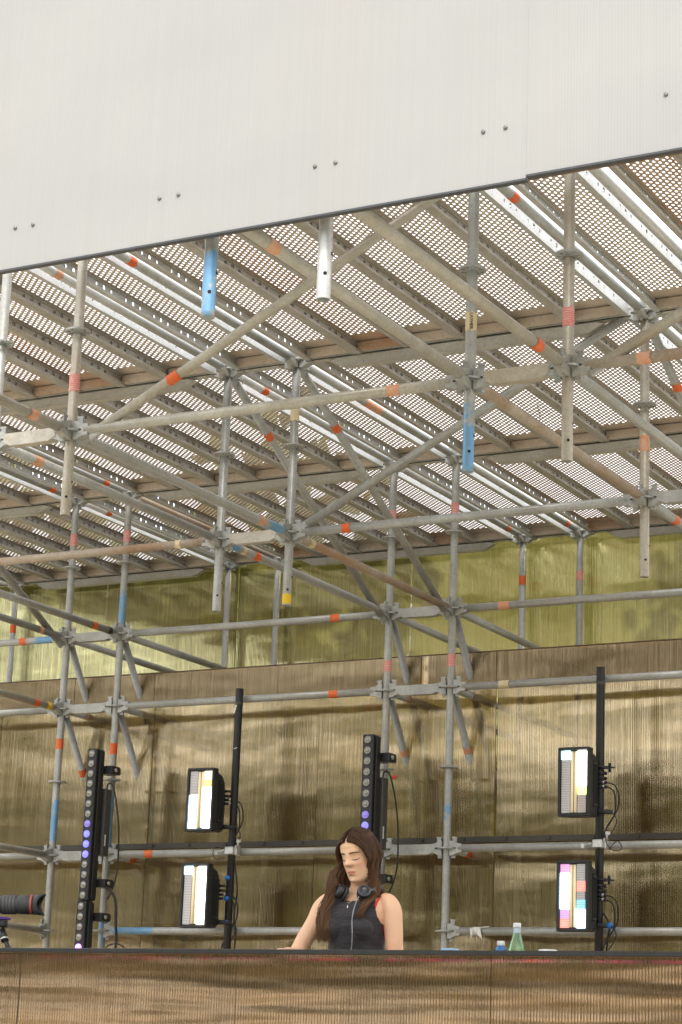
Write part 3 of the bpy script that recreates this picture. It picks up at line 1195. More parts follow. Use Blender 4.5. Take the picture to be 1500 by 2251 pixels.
def fluted(x0, x1, z0, z1):
    """ribbed sheet: half-round ribs side by side on the front, flat back"""
    n = max(1, int(round((x1 - x0) / PITCH)))
    pts = []
    for i in range(n):
        for k in range(5):
            s = k / 5
            pts.append((x0 + (i + s) * PITCH, -0.0055 * abs(math.sin(math.pi * s)) ** .8))
    pts.append((x0 + n * PITCH, 0.0))
    L = len(pts)
    vs = [(x, y, z) for z in (z0, z1) for x, y in pts] + [(x, .006, z) for z in (z0, z1) for x in (pts[0][0], pts[-1][0])]
    fs = [(i, i + 1, L + i + 1, L + i) for i in range(L - 1)]
    b0 = 2 * L
    fs.append((b0, b0 + 2, b0 + 3, b0 + 1))
    m = MB()
    m.add(vs, fs, True)
    return m


for a, b_ in ((-2.0, -1.165), (-1.161, -.058), (-.054, 1.10), (1.104, 2.3), (2.304, 3.2)):
    fp = part('front_panel', fluted(a, b_, .02, DZ - STAGE - .020), 'bronze_front', booth, loc=(0, .012, 0))
    m = MB()
    for k in range(int(round((b_ - a) / PITCH)) + 1):
        m.box((a + k * PITCH, .0025, (DZ - STAGE) / 2), (.0028, .0075, DZ - STAGE - .045))
    part('sheet_web', m, 'bronze_web', fp)['kind'] = 'stuff'
for z, h, y in ((DZ - STAGE - .135, .045, .07), (DZ - STAGE - .235, .025, .16), (.25, .06, .07)):
    m = MB()
    m.box((.6, y, z), (5.1, .045, h))
    part('cross_rail', m, 'timber_dark', booth)
m = MB()
m.box((.6, .42, DZ - STAGE - .40), (5.0, .5, .018))
part('shelf', m, 'timber_pale', booth)
for x in (-1.9, -.6, .7, 2.0, 3.1):
    m = MB()
    m.box((x, .62, (DZ - STAGE - .02) / 2), (.05, .05, DZ - STAGE - .022))
    part('leg', m, 'timber_dark', booth)
m = MB()
m.box((.6, .075, DZ - STAGE - .034), (5.0, .014, .012))
ls = part('light_strip', m, 'strip_led', booth, label='pink and violet glowing strip under the table top')

# ------------------------------------------------------------------ pole stands, lamps


def pole_stand(x, y, label):
    zt = -.443
    o = thing('light_pole', label, 'pole', (x, y, STAGE + ZO), group='black light poles')
    h = zt - STAGE
    m = MB()
    m.tube((0, 0, .01), (0, 0, h), .0255, 20, caps=(True, False))
    m.tube((0, 0, h), (0, 0, h - .1), .022, 20, caps=(False, True))
    part('pole', m, 'black_paint', o)
    m = MB()
    m.box((0, 0, .004), (.45, .45, .008), bevel=.003)
    part('base_plate', m, 'black_paint', o)
    zc = -1.5 - STAGE
    m = MB()
    m.box((0, -.012, zc), (.062, .066, .052), bevel=.006)
    m.box((.035, .01, zc + .004), (.018, .05, .064), bevel=.004)
    c = part('clamp', m, 'clamp_alloy', o)
    m = MB()
    m.tube((-.032, -.03, zc + .005), (-.085, -.045, zc - .012), .007, 8)
    m.box((-.088, -.046, zc - .012), (.02, .006, .026))
    part('wing_bolt', m, 'clamp_alloy', c)
    m = MB()
    m.tube((.045, -.01, zc + .02), (.060, -.02, zc + .065), .006, 8)
    m.box((.060, -.02, zc + .062), (.030, .006, .018))
    part('wing_bolt', m, 'clamp_alloy', c)
    m = MB()
    m.tube((0, 0, h - .105), (0, 0, h - .088), .0262, 20, caps=(False, False))
    part('tape_ring', m, 'dark_grey', o)
    return o


def cable(parent, pts, r=.0045, mat='cable_black', name='cable'):
    m = MB()
    m.sweep(spline(pts, 8), r, 8)
    return part(name, m, mat, parent)


def lamp(x, y, zt, label, left, right, blue=(), yaw=0.0, knob=False):
    """strobe panel: bezel box, two LED columns, twin tubes between them, tapered rear housing"""
    H, W, D = .405, .198, .062
    o = thing('strobe_lamp', label, 'stage lamp', (x, y, zt - H + ZO), R(yaw), 'strobe lamps on the black poles')
    m = MB()
    bz = .016                                       # bezel: four bars round the recessed face
    m.box((0, D / 2, bz / 2), (W, D, bz), bevel=.004)
    m.box((0, D / 2, H - bz / 2), (W, D, bz), bevel=.004)
    for s in (-1, 1):
        m.box((s * (W / 2 - bz / 2), D / 2, H / 2), (bz, D, H - 2 * bz + .004), bevel=.003)
    part('bezel', m, 'black_housing', o)
    m = MB()
    rings = []
    for yy, ww, z0, z1 in ((.030, W - .030, .016, H - .016), (D, W - .012, .012, H - .012), (D + .075, W - .020, .006, H - .030), (D + .135, W - .055, .015, H - .070), (D + .165, W - .080, .03, H - .095)):
        hw = ww / 2
        c = .014
        rings.append([(-hw, yy, z0 + c), (-hw + c, yy, z0), (hw - c, yy, z0), (hw, yy, z0 + c), (hw, yy, z1 - c), (hw - c, yy, z1), (-hw + c, yy, z1), (-hw, yy, z1 - c)])
    m.rings(rings, smooth=False)
    body = part('housing', m, 'black_housing', o)
    m = MB()                                        # recessed grip and cooling fins on the visible side
    for k in range(9):
        m.box((W / 2 - .006, D + .012 + k * .0075, H / 2), (.010, .003, H * .66))
    m.box((W / 2 - .004, D + .045, .075), (.012, .05, .016), bevel=.003)
    m.box((W / 2 - .004, D + .045, H - .085), (.012, .05, .016), bevel=.003)
    part('cooling_fin', m, 'black_housing', body)
    zb, ht = bz + .004, H - 2 * bz - .008
    for cx, segs in ((-.0525, left), (.049, right)):
        z = zb + ht
        for fr, mt in segs:
            h = ht * fr
            m = MB()
            m.box((0, 0, 0), (.052, .010, h - .0015))
            part('led_segment', m, mt, o, loc=(cx, .016, z - h / 2))
            z -= h
    for cx in (-.0145, .0075):
        m = MB()
        m.tube((cx, .018, zb + .004), (cx, .018, zb + ht - .004), .0085, 14)
        part('strobe_tube', m, 'strobe_tube', o)
    m = MB()                                        # connectors and knobs at the back
    bx, by = W / 2 - .035, D + .150
    for k, z in enumerate((.28, .25, .225, .20)):
        m.tube((bx, by, z), (bx + .035, by + .012, z), .0085, 10)
        m.tube((bx + .040, by + .014, z - .002), (bx + .056, by + .018, z - .004), .0105, 10)
    part('connector', m, 'black_housing', body)
    for k, z in enumerate((.225, .20)):
        m = MB()
        m.tube((bx + .028, by + .010, z), (bx + .040, by + .014, z), .009, 10)
        part('connector_ring', m, 'clamp_alloy', body)
    m = MB()
    m.tube((bx - .01, by - .01, .05), (bx + .09, by + .02, .048), .015, 12)
    m.tube((bx + .012, by, .05), (bx + .024, by, .05), .0165, 12)
    part('safety_hook', m, 'black_housing', body)
    if knob:
        m = MB()
        m.tube((bx, by, .315), (bx + .06, by + .02, .312), .010, 10)
        m.box((bx + .070, by + .022, .312), (.016, .012, .055), bevel=.002)
        m.tube((bx + .072, by + .022, .312), (bx + .10, by + .03, .312), .005, 8)
        part('clamp_handle', m, 'black_housing', body)
    for px, pz in blue:
        m = MB()
        m.lathe([(.012, -.016), (.017, -.010), (.018, .006), (.013, .016), (.006, .020)], (bx + px, by + .015, pz), (1, .2, .35), 14)
        part('plug', m, 'plug_blue', body)
    cable(body, [(bx + .05, by + .017, .225), (bx + .10, by + .03, .205), (bx + .125, by + .03, .14), (bx + .115, by + .03, .06), (bx + .06, by + .02, -.03), (bx + .03, by + .02, -.10)])
    cable(body, [(bx + .05, by + .017, .20), (bx + .09, by + .03, .175), (bx + .103, by + .03, .11), (bx + .095, by + .03, .03), (bx + .045, by + .02, -.06), (bx + .02, by + .02, -.12)])
    cable(body, [(bx + .07, by + .02, .05), (bx + .10, by + .03, .03), (bx + .11, by + .03, -.02), (bx + .07, by + .02, -.09)], .0035)
    return o


WH, WM, ID = 'led_white', 'led_warm', 'led_idle'
pole_stand(-1.05, 4.068, 'black pole clamped to the ledger behind the left pair of lamps')
pole_stand(1.482, 4.068, 'black pole clamped to the ledger behind the right pair of lamps')
lo, ro = (o_ for o_ in list(COL.objects) if o_.name.startswith('light_pole'))
hC = -1.5 - STAGE
cable(lo, [(-.04, -.05, hC + .01), (-.085, -.06, hC + .02), (-.105, -.06, hC - .02), (-.075, -.06, hC - .055), (-.02, -.05, hC - .045)], .0028)
cable(ro, [(.045, -.04, hC + .05), (.075, -.05, hC - .02), (.12, -.055, hC - .045), (.16, -.05, hC - .03), (.13, -.05, hC + .012), (.08, -.05, hC - .035)], .003)
cable(lo, [(.03, .0, hC - .09), (.05, .01, hC - .25), (.035, .01, hC - .40), (.055, .01, hC - .52), (.03, .02, hC - .75)], .005)
cable(ro, [(.03, .0, hC - .40), (.06, .01, hC - .47), (.05, .01, hC - .56), (.025, .02, hC - .78)], .006)
m = MB()
m.box((-.012, -.0268, -.58 - STAGE), (.012, .002, .055), Matrix.Rotation(R(14), 3, 'Y'))
part('tape_scrap', m, 'tape_white', lo)
m = MB()
m.box((.006, -.0268, -.838 - STAGE), (.026, .002, .004), Matrix.Rotation(R(-12), 3, 'Y'))
part('tape_scrap', m, 'tape_white', lo)
lamp(-1.16, 3.82, -.993, 'upper lamp on the left pole, cream and yellow cells at its top right', [(.42, ID), (.58, WH)], [(.15, 'led_cream'), (.13, 'led_yellow'), (.72, WM)], yaw=2)
lamp(-1.165, 3.82, -1.598, 'lower lamp on the left pole, one column grey and one glowing white', [(.14, WH), (.86, ID)], [(1.0, WM)], blue=((.05, .20), (.055, .05), (.05, .33)), yaw=2)
lamp(1.415, 3.82, -.958, 'upper lamp on the right pole, lime cells below a white column', [(.14, 'led_cyanwhite'), (.86, ID)], [(.57, WM), (.14, 'led_lime'), (.29, 'led_idle_pink')], knob=True)
lamp(1.415, 3.82, -1.618, 'lower lamp on the right pole with red, purple and cyan cells', [(.14, 'led_pink'), (.57, WH), (.14, 'led_purple'), (.15, 'led_red')],
     [(.27, ID), (.16, 'led_red'), (.13, ID), (.15, 'led_cyan'), (.29, WH)], blue=((.075, .05),), knob=True)

_lens = MB()
_lens.lathe([(.0235, 0.0), (.0235, .006), (.0205, .008), (.019, .006), (.014, .010), (.007, .0125), (.0015, .0132)], (0, 0, 0), (0, -1, 0), 18)
LENS = {k: (lambda me: (me.materials.append(MATS[k]), me)[1])(_lens.mesh('lens')) for k in ('lens_glass', 'lens_lit', 'lens_glow', 'lens_pinklit')}


def batten(x, y, zt, label, lit, brackets, psu=True):
    L, W, D = 0.995, .076, .085
    o = thing('led_batten', label, 'light bar', (x, y, zt - L + ZO), group='upright bars of round lamps')
    m = MB()
    m.box((0, D / 2, L / 2), (W, D, L), bevel=.005)
    m.box((W / 2 + .006, D * .62, L / 2), (.012, D * .6, L - .02), bevel=.003)
    part('housing', m, 'black_paint', o)
    for k in range(15):
        z = L - .034 - k * .0662
        link('lens', LENS[lit.get(k, 'lens_glass')], None, o, (0, 0, z))
    for z in brackets:
        m = MB()
        m.box((.050, D + .06, z), (.10, .10, .055), bevel=.004)
        m.box((.050, D + .115, z), (.085, .03, .042), bevel=.004)
        b_ = part('bracket', m, 'black_paint', o)
        m = MB()
        m.tube((.101, D + .05, z), (.108, D + .05, z), .013, 12)
        part('bolt', m, 'clamp_alloy', b_)
    if psu:
        m = MB()
        m.box((.035, D + .045, .52), (.06, .075, .44), bevel=.006)
        p_ = part('power_box', m, 'dark_grey', o)
        m = MB()
        m.box((.0665, D + .03, .40), (.002, .012, .075))
        part('label_strip', m, 'white_plastic', p_)
        cable(o, [(.04, D + .05, .735), (.05, D + .05, .775), (.085, D + .05, .765), (.12, D + .06, .64), (.145, D + .07, .45), (.15, D + .07, .22), (.12, D + .08, .10), (.08, D + .08, .02)], .0055)
    return o


batten(-2.03, 3.84, -.832, 'upper light bar left of the lamps, three lenses lit violet', {7: 'lens_glow', 8: 'lens_lit', 9: 'lens_lit', 10: 'lens_lit'}, (.865, .12))
bb = batten(-2.038, 3.84, -1.830, 'lower light bar under the left one, its bottom visible lens lit violet', {4: 'lens_pinklit'}, (.90,), psu=False)
m = MB()
m.box((.10, .13, .66), (.022, .016, .050), Matrix.Rotation(R(32), 3, 'Y'), bevel=.003)
part('connector', m, 'plug_orange', bb)
cable(bb, [(.105, .13, .685), (.14, .14, .72), (.20, .15, .73), (.25, .16, .70), (.22, .17, .62)], .0045)
cable(bb, [(.05, .10, .56), (.09, .12, .60), (.13, .14, .59), (.15, .15, .53)], .004)
cable(bb, [(.06, .10, 1.13), (.14, .13, 1.06), (.17, .14, 1.0), (.185, .14, .85), (.19, .15, .74), (.17, .15, .62)], .009)
bc = batten(.037, 3.84, -.822, 'light bar behind the woman, its lowest visible lens lit blue', {7: 'lens_glow', 8: 'lens_lit'}, (.865, .12))
m = MB()
m.lathe([(.012, -.008), (.014, 0), (.012, .008)], (.115, .15, .745), (.3, -1, 0), 10)
part('red_cap', m, 'red_plastic', bc)


for z in (.92, .58):
    m = MB()
    m.lathe([(.030, -.006), (.030, .006)], (-.03, .30, z), (0, 0, 1), 14, (False, False))
    part('cable_tie', m, 'white_plastic', bb)
m = MB()
m.sweep([(0, 0, .03), (.003, 0, -.01), (.012, .01, -.05), (.010, .012, -.085)], .0032, 6, .0018)
m.sweep([(.004, 0, -.02), (-.012, .004, -.03)], .002, 5, .001)
tw = part('twig', m, 'bark', None, loc=(1.307, 3.473, 1.04 + ZO))
tag(tw, 'small dark twig poking down through the deck mesh', 'twig')
# knotted tape on the ledger
m = MB()
m.lathe([(TR + .002, -.03), (TR + .002, .03)], (0, 0, 0), (1, 0, 0), 16, (False, False))
pts = [(-.04, -.026, .018), (-.015, -.028, .010), (-.028, -.031, -.045)]
m.add(pts + [(x, y - .002, z) for x, y, z in pts], [(0, 1, 2), (5, 4, 3), (0, 3, 4, 1), (1, 4, 5, 2), (2, 5, 3, 0)])
pts = [(.0, -.028, .022), (.03, -.027, .012), (.045, -.033, -.048), (.012, -.032, -.02)]
m.add(pts + [(x, y - .002, z) for x, y, z in pts], [(0, 1, 2, 3), (7, 6, 5, 4), (0, 4, 5, 1), (1, 5, 6, 2), (2, 6, 7, 3), (3, 7, 4, 0)])
m.tube((.03, -.02, .02), (.085, -.022, .027), .004, 6)
tp = part('tape_knot', m, 'tape_white', None, loc=(.45 + .22, 4.14, -2.0 + ZO))
tag(tp, 'torn white tape knotted on the lowest ledger right of the woman', 'tape')

# ------------------------------------------------------------------ things on the booth
TZ = DZ + ZO + .0005
bt = thing('green_bottle', 'tall green glass bottle with white cap on the booth', 'bottle', (2.535, .55, TZ))
m = MB()
m.lathe([(.0, 0), (.030, .0), (.034, .005), (.035, .02), (.0345, .038), (.031, .060), (.0240, .085), (.0170, .108), (.0150, .116), (.0145, .132), (.0150, .136)], n=24)
part('glass', m, 'green_glass', bt)
m = MB()
m.lathe([(.0156, .113), (.0152, .134)], n=20, caps=(False, False))
part('neck_label', m, 'bottle_label', bt)
m = MB()
m.lathe([(.0160, .135), (.0168, .138), (.0168, .152), (.0150, .155)], n=20)
part('cap', m, 'white_plastic', bt)
bt = thing('blue_bottle', 'small blue bottle with white cap left of the green one', 'bottle', (2.475, .52, TZ))
m = MB()
m.lathe([(.0, 0), (.022, 0), (.024, .004), (.024, .038), (.022, .048), (.0155, .056), (.015, .060)], n=22)
part('glass', m, 'blue_glass', bt)
m = MB()
m.lathe([(.0165, .058), (.017, .061), (.017, .075), (.0155, .078)], n=20)
part('cap', m, 'white_plastic', bt)
for nm, x, lab, mt, hh in (('cup', 2.235, 'pale blue plastic cup on the booth beside the woman', 'lid_blue', .046), ('tub', 2.685, 'low white tub on the booth right of the bottles', 'white_plastic', .044)):
    m = MB()
    m.lathe([(.030, 0), (.036, .004), (.038, hh * .72), (.040, hh * .74), (.040, hh * .92), (.036, hh), (.010, hh + .001)], n=24)
    tag(part(nm, m, mt, None, loc=(x, .53, TZ)), lab, nm)

# camera on an arm clamp at the left end
cx_, cy_, cz_ = .148, .20, -2.176 + ZO
dv = thing('photo_camera', 'black camera with long hooded lens aimed along the booth', 'camera', (cx_, cy_, cz_), math.atan2(.40, .92))
m = MB()
m.box((-.105, 0, -.005), (.075, .135, .098), bevel=.014)
m.box((-.10, 0, .052), (.055, .055, .028), bevel=.010)
part('body', m, 'rubber', dv)
m = MB()
m.lathe([(.036, -.075), (.039, -.07), (.040, -.04), (.0425, -.038), (.0425, .028), (.041, .030), (.041, .045), (.0435, .047), (.0435, .095), (.0425, .098), (.0425, .112)], (0, 0, 0), (1, 0, .03), 32)
ln = part('lens_barrel', m, 'rubber', dv)
for h in range(4):
    g = MB()
    g.lathe([(.0428, -.03 + h * .016), (.0440, -.028 + h * .016), (.0440, -.020 + h * .016), (.0428, -.018 + h * .016)], (0, 0, 0), (1, 0, .03), 32, (False, False))
    part('grip_ring', g, 'dark_grey', ln)
g = MB()
g.lathe([(.0440, .098), (.0450, .099), (.0450, .108), (.0440, .109)], (0, 0, 0), (1, 0, .03), 32, (False, False))
part('red_ring', g, 'lens_red', ln)
m = MB()                                            # petal hood
n = 48
r1 = [[], [], [], []]
for k in range(n):
    a = 2 * math.pi * k / n
    c, s = math.cos(a), math.sin(a)
    e = .150 + .015 * math.cos(2 * a)
    for q, (rr, xx) in enumerate(((.0445, .113), (.050, e), (.047, e), (.0415, .113))):
        r1[q].append((xx, rr * s, rr * c + xx * .03))
m.rings(r1, closed=True)
part('lens_hood', m, 'rubber', dv)
g = MB()
g.lathe([(.0, .118), (.02, .1175), (.036, .116), (.0400, .113)], (0, 0, 0), (1, 0, .03), 28, (False, False))
part('front_glass', g, 'lens_glass', ln)
arm = thing('camera_arm', 'black jointed clamp arm holding the camera above the booth', 'clamp arm', (cx_ - .018, cy_, TZ))
hz = cz_ - TZ
m = MB()
m.box((-.03, 0, hz - .062), (.075, .06, .012), bevel=.003)
part('mounting_plate', m, 'purple_anodised', arm)
m = MB()
m.lathe([(.020, -.020), (.022, -.012), (.022, .012), (.018, .020)], (-.015, 0, hz - .082), (0, 0, 1), 16)
m.tube((-.015, 0, hz - .09), (-.012, -.0, hz - .125), .008, 10)
part('ball_head', m, 'black_paint', arm)
m = MB()
m.tube((-.018, 0, hz - .115), (.012, -.01, hz - .165), .017, 14)
m.tube((.012, -.01, hz - .160), (.048, -.02, 0.004), .011, 12)
part('tube_arm', m, 'black_paint', arm)
m = MB()
m.tube((.004, -.007, hz - .151), (.0085, -.009, hz - .159), .0178, 14)
part('steel_collar', m, 'clamp_alloy', arm)
m = MB()
m.box((.05, -.02, .008), (.06, .05, .016), bevel=.004)
part('foot', m, 'black_paint', arm)

# ------------------------------------------------------------------ the woman at the booth
from mathutils.bvhtree import BVHTree
PX, PY = 1.640, 0.80
woman = thing('person', 'woman with long brown hair and black sleeveless top looking down behind the booth', 'person', (PX, PY, STAGE + ZO))

# head: profile by level (z, front depth, half width, back depth)
HL = [(-.119, .040, .022, .000), (-.113, .076, .036, .018), (-.097, .089, .051, .033), (-.078, .089, .0595, .048), (-.052, .090, .0650, .063), (-.022, .091, .0688, .077),
      (.008, .090, .0695, .087), (.034, .093, .0715, .093), (.062, .091, .072, .095), (.086, .076, .063, .084), (.104, .048, .044, .058), (.114, .020, .018, .025)]


def prof(z, i):
    zs = [h[0] for h in HL]
    return float(np.interp(z, zs, [h[i] for h in HL]))


def face(z, th):
    """point of the head surface; th = 0 straight ahead (-Y), in head space"""
    f, w, b = prof(z, 1), prof(z, 2), prof(z, 3)
    x = w * math.sin(th)
    c = math.cos(th)
    y = -f * (abs(c) ** .85) if c > 0 else b * abs(c)
    if c > 0:
        ax = abs(x)
        g = lambda u, s: math.exp(-(u / s) ** 2)
        k = np.interp(z, [-.032, -.0265, -.0195, .003, .028, .04], [0, .6, 1, .5, .16, 0])
        y -= .0315 * k * g(ax, .0100 + .005 * k)
        y -= .0055 * g(ax - .0145, .006) * g(z + .021, .008)              # nostril wings
        y += .0100 * g(ax - .031, .017) * g(z - .006, .013)               # sockets
        y -= .0078 * g(ax - .031, .0135) * g(z - .005, .0085)             # closed lids
        y -= .0035 * g(ax - .030, .022) * g(z - .034, .008)               # brow ridge
        y -= .0080 * g(ax, .019) * g(z + .0535, .0052)                    # upper lip
        y -= .0088 * g(ax, .017) * g(z + .0655, .0055)                    # lower lip
        y += .0045 * g(ax, .024) * g(z + .0590, .0026)                    # between the lips
        y += .0035 * g(ax, .020) * g(z + .078, .005)                      # under the lip
        y -= .0050 * g(ax, .022) * g(z + .100, .011)                      # chin
        y -= .0040 * g(ax - .040, .018) * g(z + .026, .020)               # cheeks
    return Vector((x, y, z))


HC = Vector((.018, -.035, 1.523))
HR = Matrix.Rotation(R(-9), 3, 'Z') @ Matrix.Rotation(R(-3), 3, 'Y') @ Matrix.Rotation(R(19), 3, 'X')


def h2b(p):
    return HC + HR @ Vector(p)


def build_body():
    m = MB()
    n = 72
    rings = []
    zz = np.concatenate([np.linspace(-.119, .1, 70), np.linspace(.103, .1145, 6)])
    for z in zz:
        rings.append([h2b(face(float(z), 2 * math.pi * k / n)) for k in range(n)])
    m.rings(rings)
    TO = [(.78, .0, .15, .10), (.86, .005, .172, .115), (.93, .005, .165, .112), (1.00, 0, .140, .098), (1.06, -.005, .124, .088), (1.12, -.006, .126, .092), (1.17, -.012, .132, .100),
          (1.205, -.014, .136, .104), (1.245, -.010, .139, .100), (1.285, -.002, .143, .088), (1.318, .005, .142, .073), (1.343, .010, .118, .058), (1.362, .014, .080, .050), (1.382, .014, .057, .048, .010), (1.42, .002, .048, .048, .014), (1.475, -.016, .046, .048, .018)]
    m.rings([[((q_[4] if len(q_) > 4 else 0) + q_[2] * math.sin(2 * math.pi * k / 40), q_[1] + q_[3] * math.cos(2 * math.pi * k / 40), q_[0]) for k in range(40)][::-1] for q_ in TO])
    for s in (-1, 1):                               # bust
        m.lathe([(.001, -.052), (.028, -.042), (.045, -.024), (.052, 0), (.046, .022), (.030, .038), (.001, .046)], (s * .062, -.075, 1.192), (0, 0, 1), 20)
        # legs and feet
        m.sweep(spline([(s * .088, .005, .86), (s * .092, 0, .66), (s * .092, -.012, .47), (s * .090, .012, .28), (s * .088, .02, .075)], 5), lambda t: float(np.interp(t, [0, .25, .5, .72, 1], [.092, .078, .055, .052, .035])), 20)
        m.sweep([(s * .088, .055, .04), (s * .090, .0, .048), (s * .095, -.08, .038), (s * .10, -.15, .025), (s * .10, -.18, .02)], lambda t: float(np.interp(t, [0, .3, .7, 1], [.035, .044, .038, .018])), 16)
    arms = {1: [(.115, .008, 1.325), (.146, .008, 1.314), (.170, .004, 1.278), (.182, -.002, 1.21), (.190, -.006, 1.14), (.196, -.01, 1.065), (.19, -.10, 1.055), (.175, -.20, 1.062), (.165, -.275, 1.064)],
            -1: [(-.120, .006, 1.327), (-.158, .004, 1.318), (-.186, -.006, 1.285), (-.205, -.028, 1.22), (-.232, -.062, 1.15), (-.255, -.098, 1.080), (-.25, -.19, 1.066), (-.225, -.27, 1.064), (-.21, -.335, 1.064)]}
    for s, pts in arms.items():
        m.sweep(spline(pts, 5), lambda t: float(np.interp(t, [0, .12, .25, .38, .5, .63, .75, .9, 1], [.030, .040, .0435, .0425, .040, .037, .035, .027, .023])), 22)
        w = Vector(pts[-1])
        d = (Vector(pts[-1]) - Vector(pts[-2])).normalized()
        d.z = -.08
        d.normalize()
        sd = Vector((d.y, -d.x, 0)).normalized()
        m.sweep([w, w + d * .03, w + d * .06, w + d * .088], lambda t: float(np.interp(t, [0, .4, 1], [.025, .036, .036])), 14, flat=.42)
        for k, L in enumerate((.068, .078, .074, .058)):
            b = w + d * .080 + sd * (k - 1.5) * .0185
            m.sweep([b, b + d * L * .4 + Vector((0, 0, .006)), b + d * L * .75 + Vector((0, 0, -.004)), b + d * L + Vector((0, 0, -.020))], .0085, 10, .0066)
        b = w + d * .022 - sd * .026 * s * 1.0
        m.sweep([b, b + d * .022 - sd * s * .020, b + d * .046 - sd * s * .026 + Vector((0, 0, -.006)), b + d * .066 - sd * s * .026 + Vector((0, 0, -.012))], .011, 10, .0078)
    me = m.mesh('person_source')
    o = bpy.data.objects.new('person_source', me)
    COL.objects.link(o)
    r_ = o.modifiers.new('r', 'REMESH')
    r_.mode = 'VOXEL'
    r_.voxel_size = .0034
    s_ = o.modifiers.new('s', 'SMOOTH')
    s_.factor = .5
    s_.iterations = 4
    dg = bpy.context.evaluated_depsgraph_get()
    out = bpy.data.meshes.new_from_object(o.evaluated_get(dg))
    out.name = 'body'
    bpy.data.objects.remove(o)
    bpy.data.meshes.remove(me)
    return out


body = build_body()
NV = len(body.vertices)
co_ = np.empty(NV * 3)
body.vertices.foreach_get('co', co_)
co_ = co_.reshape(-1, 3)
no_ = np.empty(NV * 3)
body.vertices.foreach_get('normal', no_)
no_ = no_.reshape(-1, 3)
body.polygons.foreach_set('use_smooth', [True] * len(body.polygons))
Hi = np.array(HR.transposed())
hl = (co_ - np.array(HC)) @ Hi.T                   # head space
inhead = (hl[:, 2] > -.125) & (np.abs(hl[:, 0]) < .09) & (hl[:, 1] > -.13) & (hl[:, 1] < .12)
gs = lambda u, s: np.exp(-(u / s) ** 2)
ax_ = np.abs(hl[:, 0])
front = (hl[:, 1] < -.05) & inhead
tone = np.zeros(NV)
lipw = np.clip(1 - (ax_ / .0245) ** 2, 0, 1)
dz_ = np.abs(hl[:, 2] + .0595)
tone += front * np.clip((lipw * .0125 - dz_) / .003, 0, 1) * .75
tone += front * .34 * gs(ax_ - .043, .018) * gs(hl[:, 2] + .028, .018)
tone += front * .20 * gs(ax_, .012) * gs(hl[:, 2] + .02, .012)
tone += front * .22 * gs(ax_ - .031, .016) * gs(hl[:, 2] - .004, .010)
tone += (~inhead) * .06
at = body.attributes.new('tone', 'FLOAT', 'POINT')
at.data.foreach_set('value', np.clip(tone, 0, 1))
link('body', body, 'skin', woman)
fc = np.empty(len(body.loops), dtype=np.int32)
body.loops.foreach_get('vertex_index', fc)
quads = fc.reshape(-1, 4) if len(fc) == 4 * len(body.polygons) else None
polys = [tuple(p_.vertices) for p_ in body.polygons] if quads is None else [tuple(q_) for q_ in quads]
bvh = BVHTree.FromPolygons([tuple(c) for c in co_], polys)


def onskin(p, off=.003, direction=None):
    l_, n_, _, _ = bvh.find_nearest(Vector(p))
    return l_ + n_ * off


def shell(name, mask, off, mat):
    """garment cut from the body surface and lifted off it"""
    keep = [q_ for q_ in polys if all(mask[i] for i in q_)]
    used = sorted({i for q_ in keep for i in q_})
    mp = {i: k for k, i in enumerate(used)}
    offv = off if np.isscalar(off) else off[used][:, None]
    vs = co_[used] + no_[used] * offv
    m = MB()
    m.add([tuple(v) for v in vs], [tuple(mp[i] for i in q_) for q_ in keep], True)
    o = part(name, m, mat, woman)
    s = o.modifiers.new('thickness', 'SOLIDIFY')
    s.thickness = .0025
    s.offset = -1
    sm_ = o.modifiers.new('smooth', 'SMOOTH')
    sm_.factor = .5
    sm_.iterations = 3
    return o


x_, y_, z_ = co_[:, 0], co_[:, 1], co_[:, 2]
axx = np.abs(x_)
torso = (z_ > .97) & (z_ < 1.36) & ~inhead
armx = np.interp(z_, [.9, 1.10, 1.18, 1.205, 1.25, 1.30, 1.36], [.155, .146, .1475, .140, .124, .112, .106])
armx = np.where(y_ > .03, armx + .012, armx)
neck = np.where(y_ < .015, z_ < 1.312 + (x_ / .088) ** 2 * .032, z_ < 1.352)
top = torso & (axx < armx) & neck & ~((axx > .138) & (y_ < -.06))
shell('tank_top', top, .0065, 'knit_black')
bra = (z_ > 1.142) & (z_ < 1.214 - .25 * np.clip(y_ + .02, 0, .1)) & (axx < .152) & (x_ > .06) & (y_ < .06)
shell('bra_side', bra, .0028, 'strap_red')
for dy in (0, .013):
    m = MB()
    pts = [onskin(p_, .0035) for p_ in spline([(.118, -.075 + dy, 1.205), (.122, -.085 + dy, 1.245), (.123, -.075 + dy, 1.29), (.121, -.045 + dy, 1.325), (.118, .005 + dy, 1.342), (.115, .05, 1.32)], 7)]
    m.sweep(pts, .0028, 8)
    part('bra_strap', m, 'strap_red', woman)
pants = (z_ < .985) & (z_ > .07) & (axx < .19) & (y_ > -.125)
shell('trousers', pants, .006, 'denim')
shoe = (z_ < .085) & (axx < .19)
shell('shoe', shoe & (x_ > 0), .005, 'rubber')
shell('shoe', shoe & (x_ < 0), .005, 'rubber')

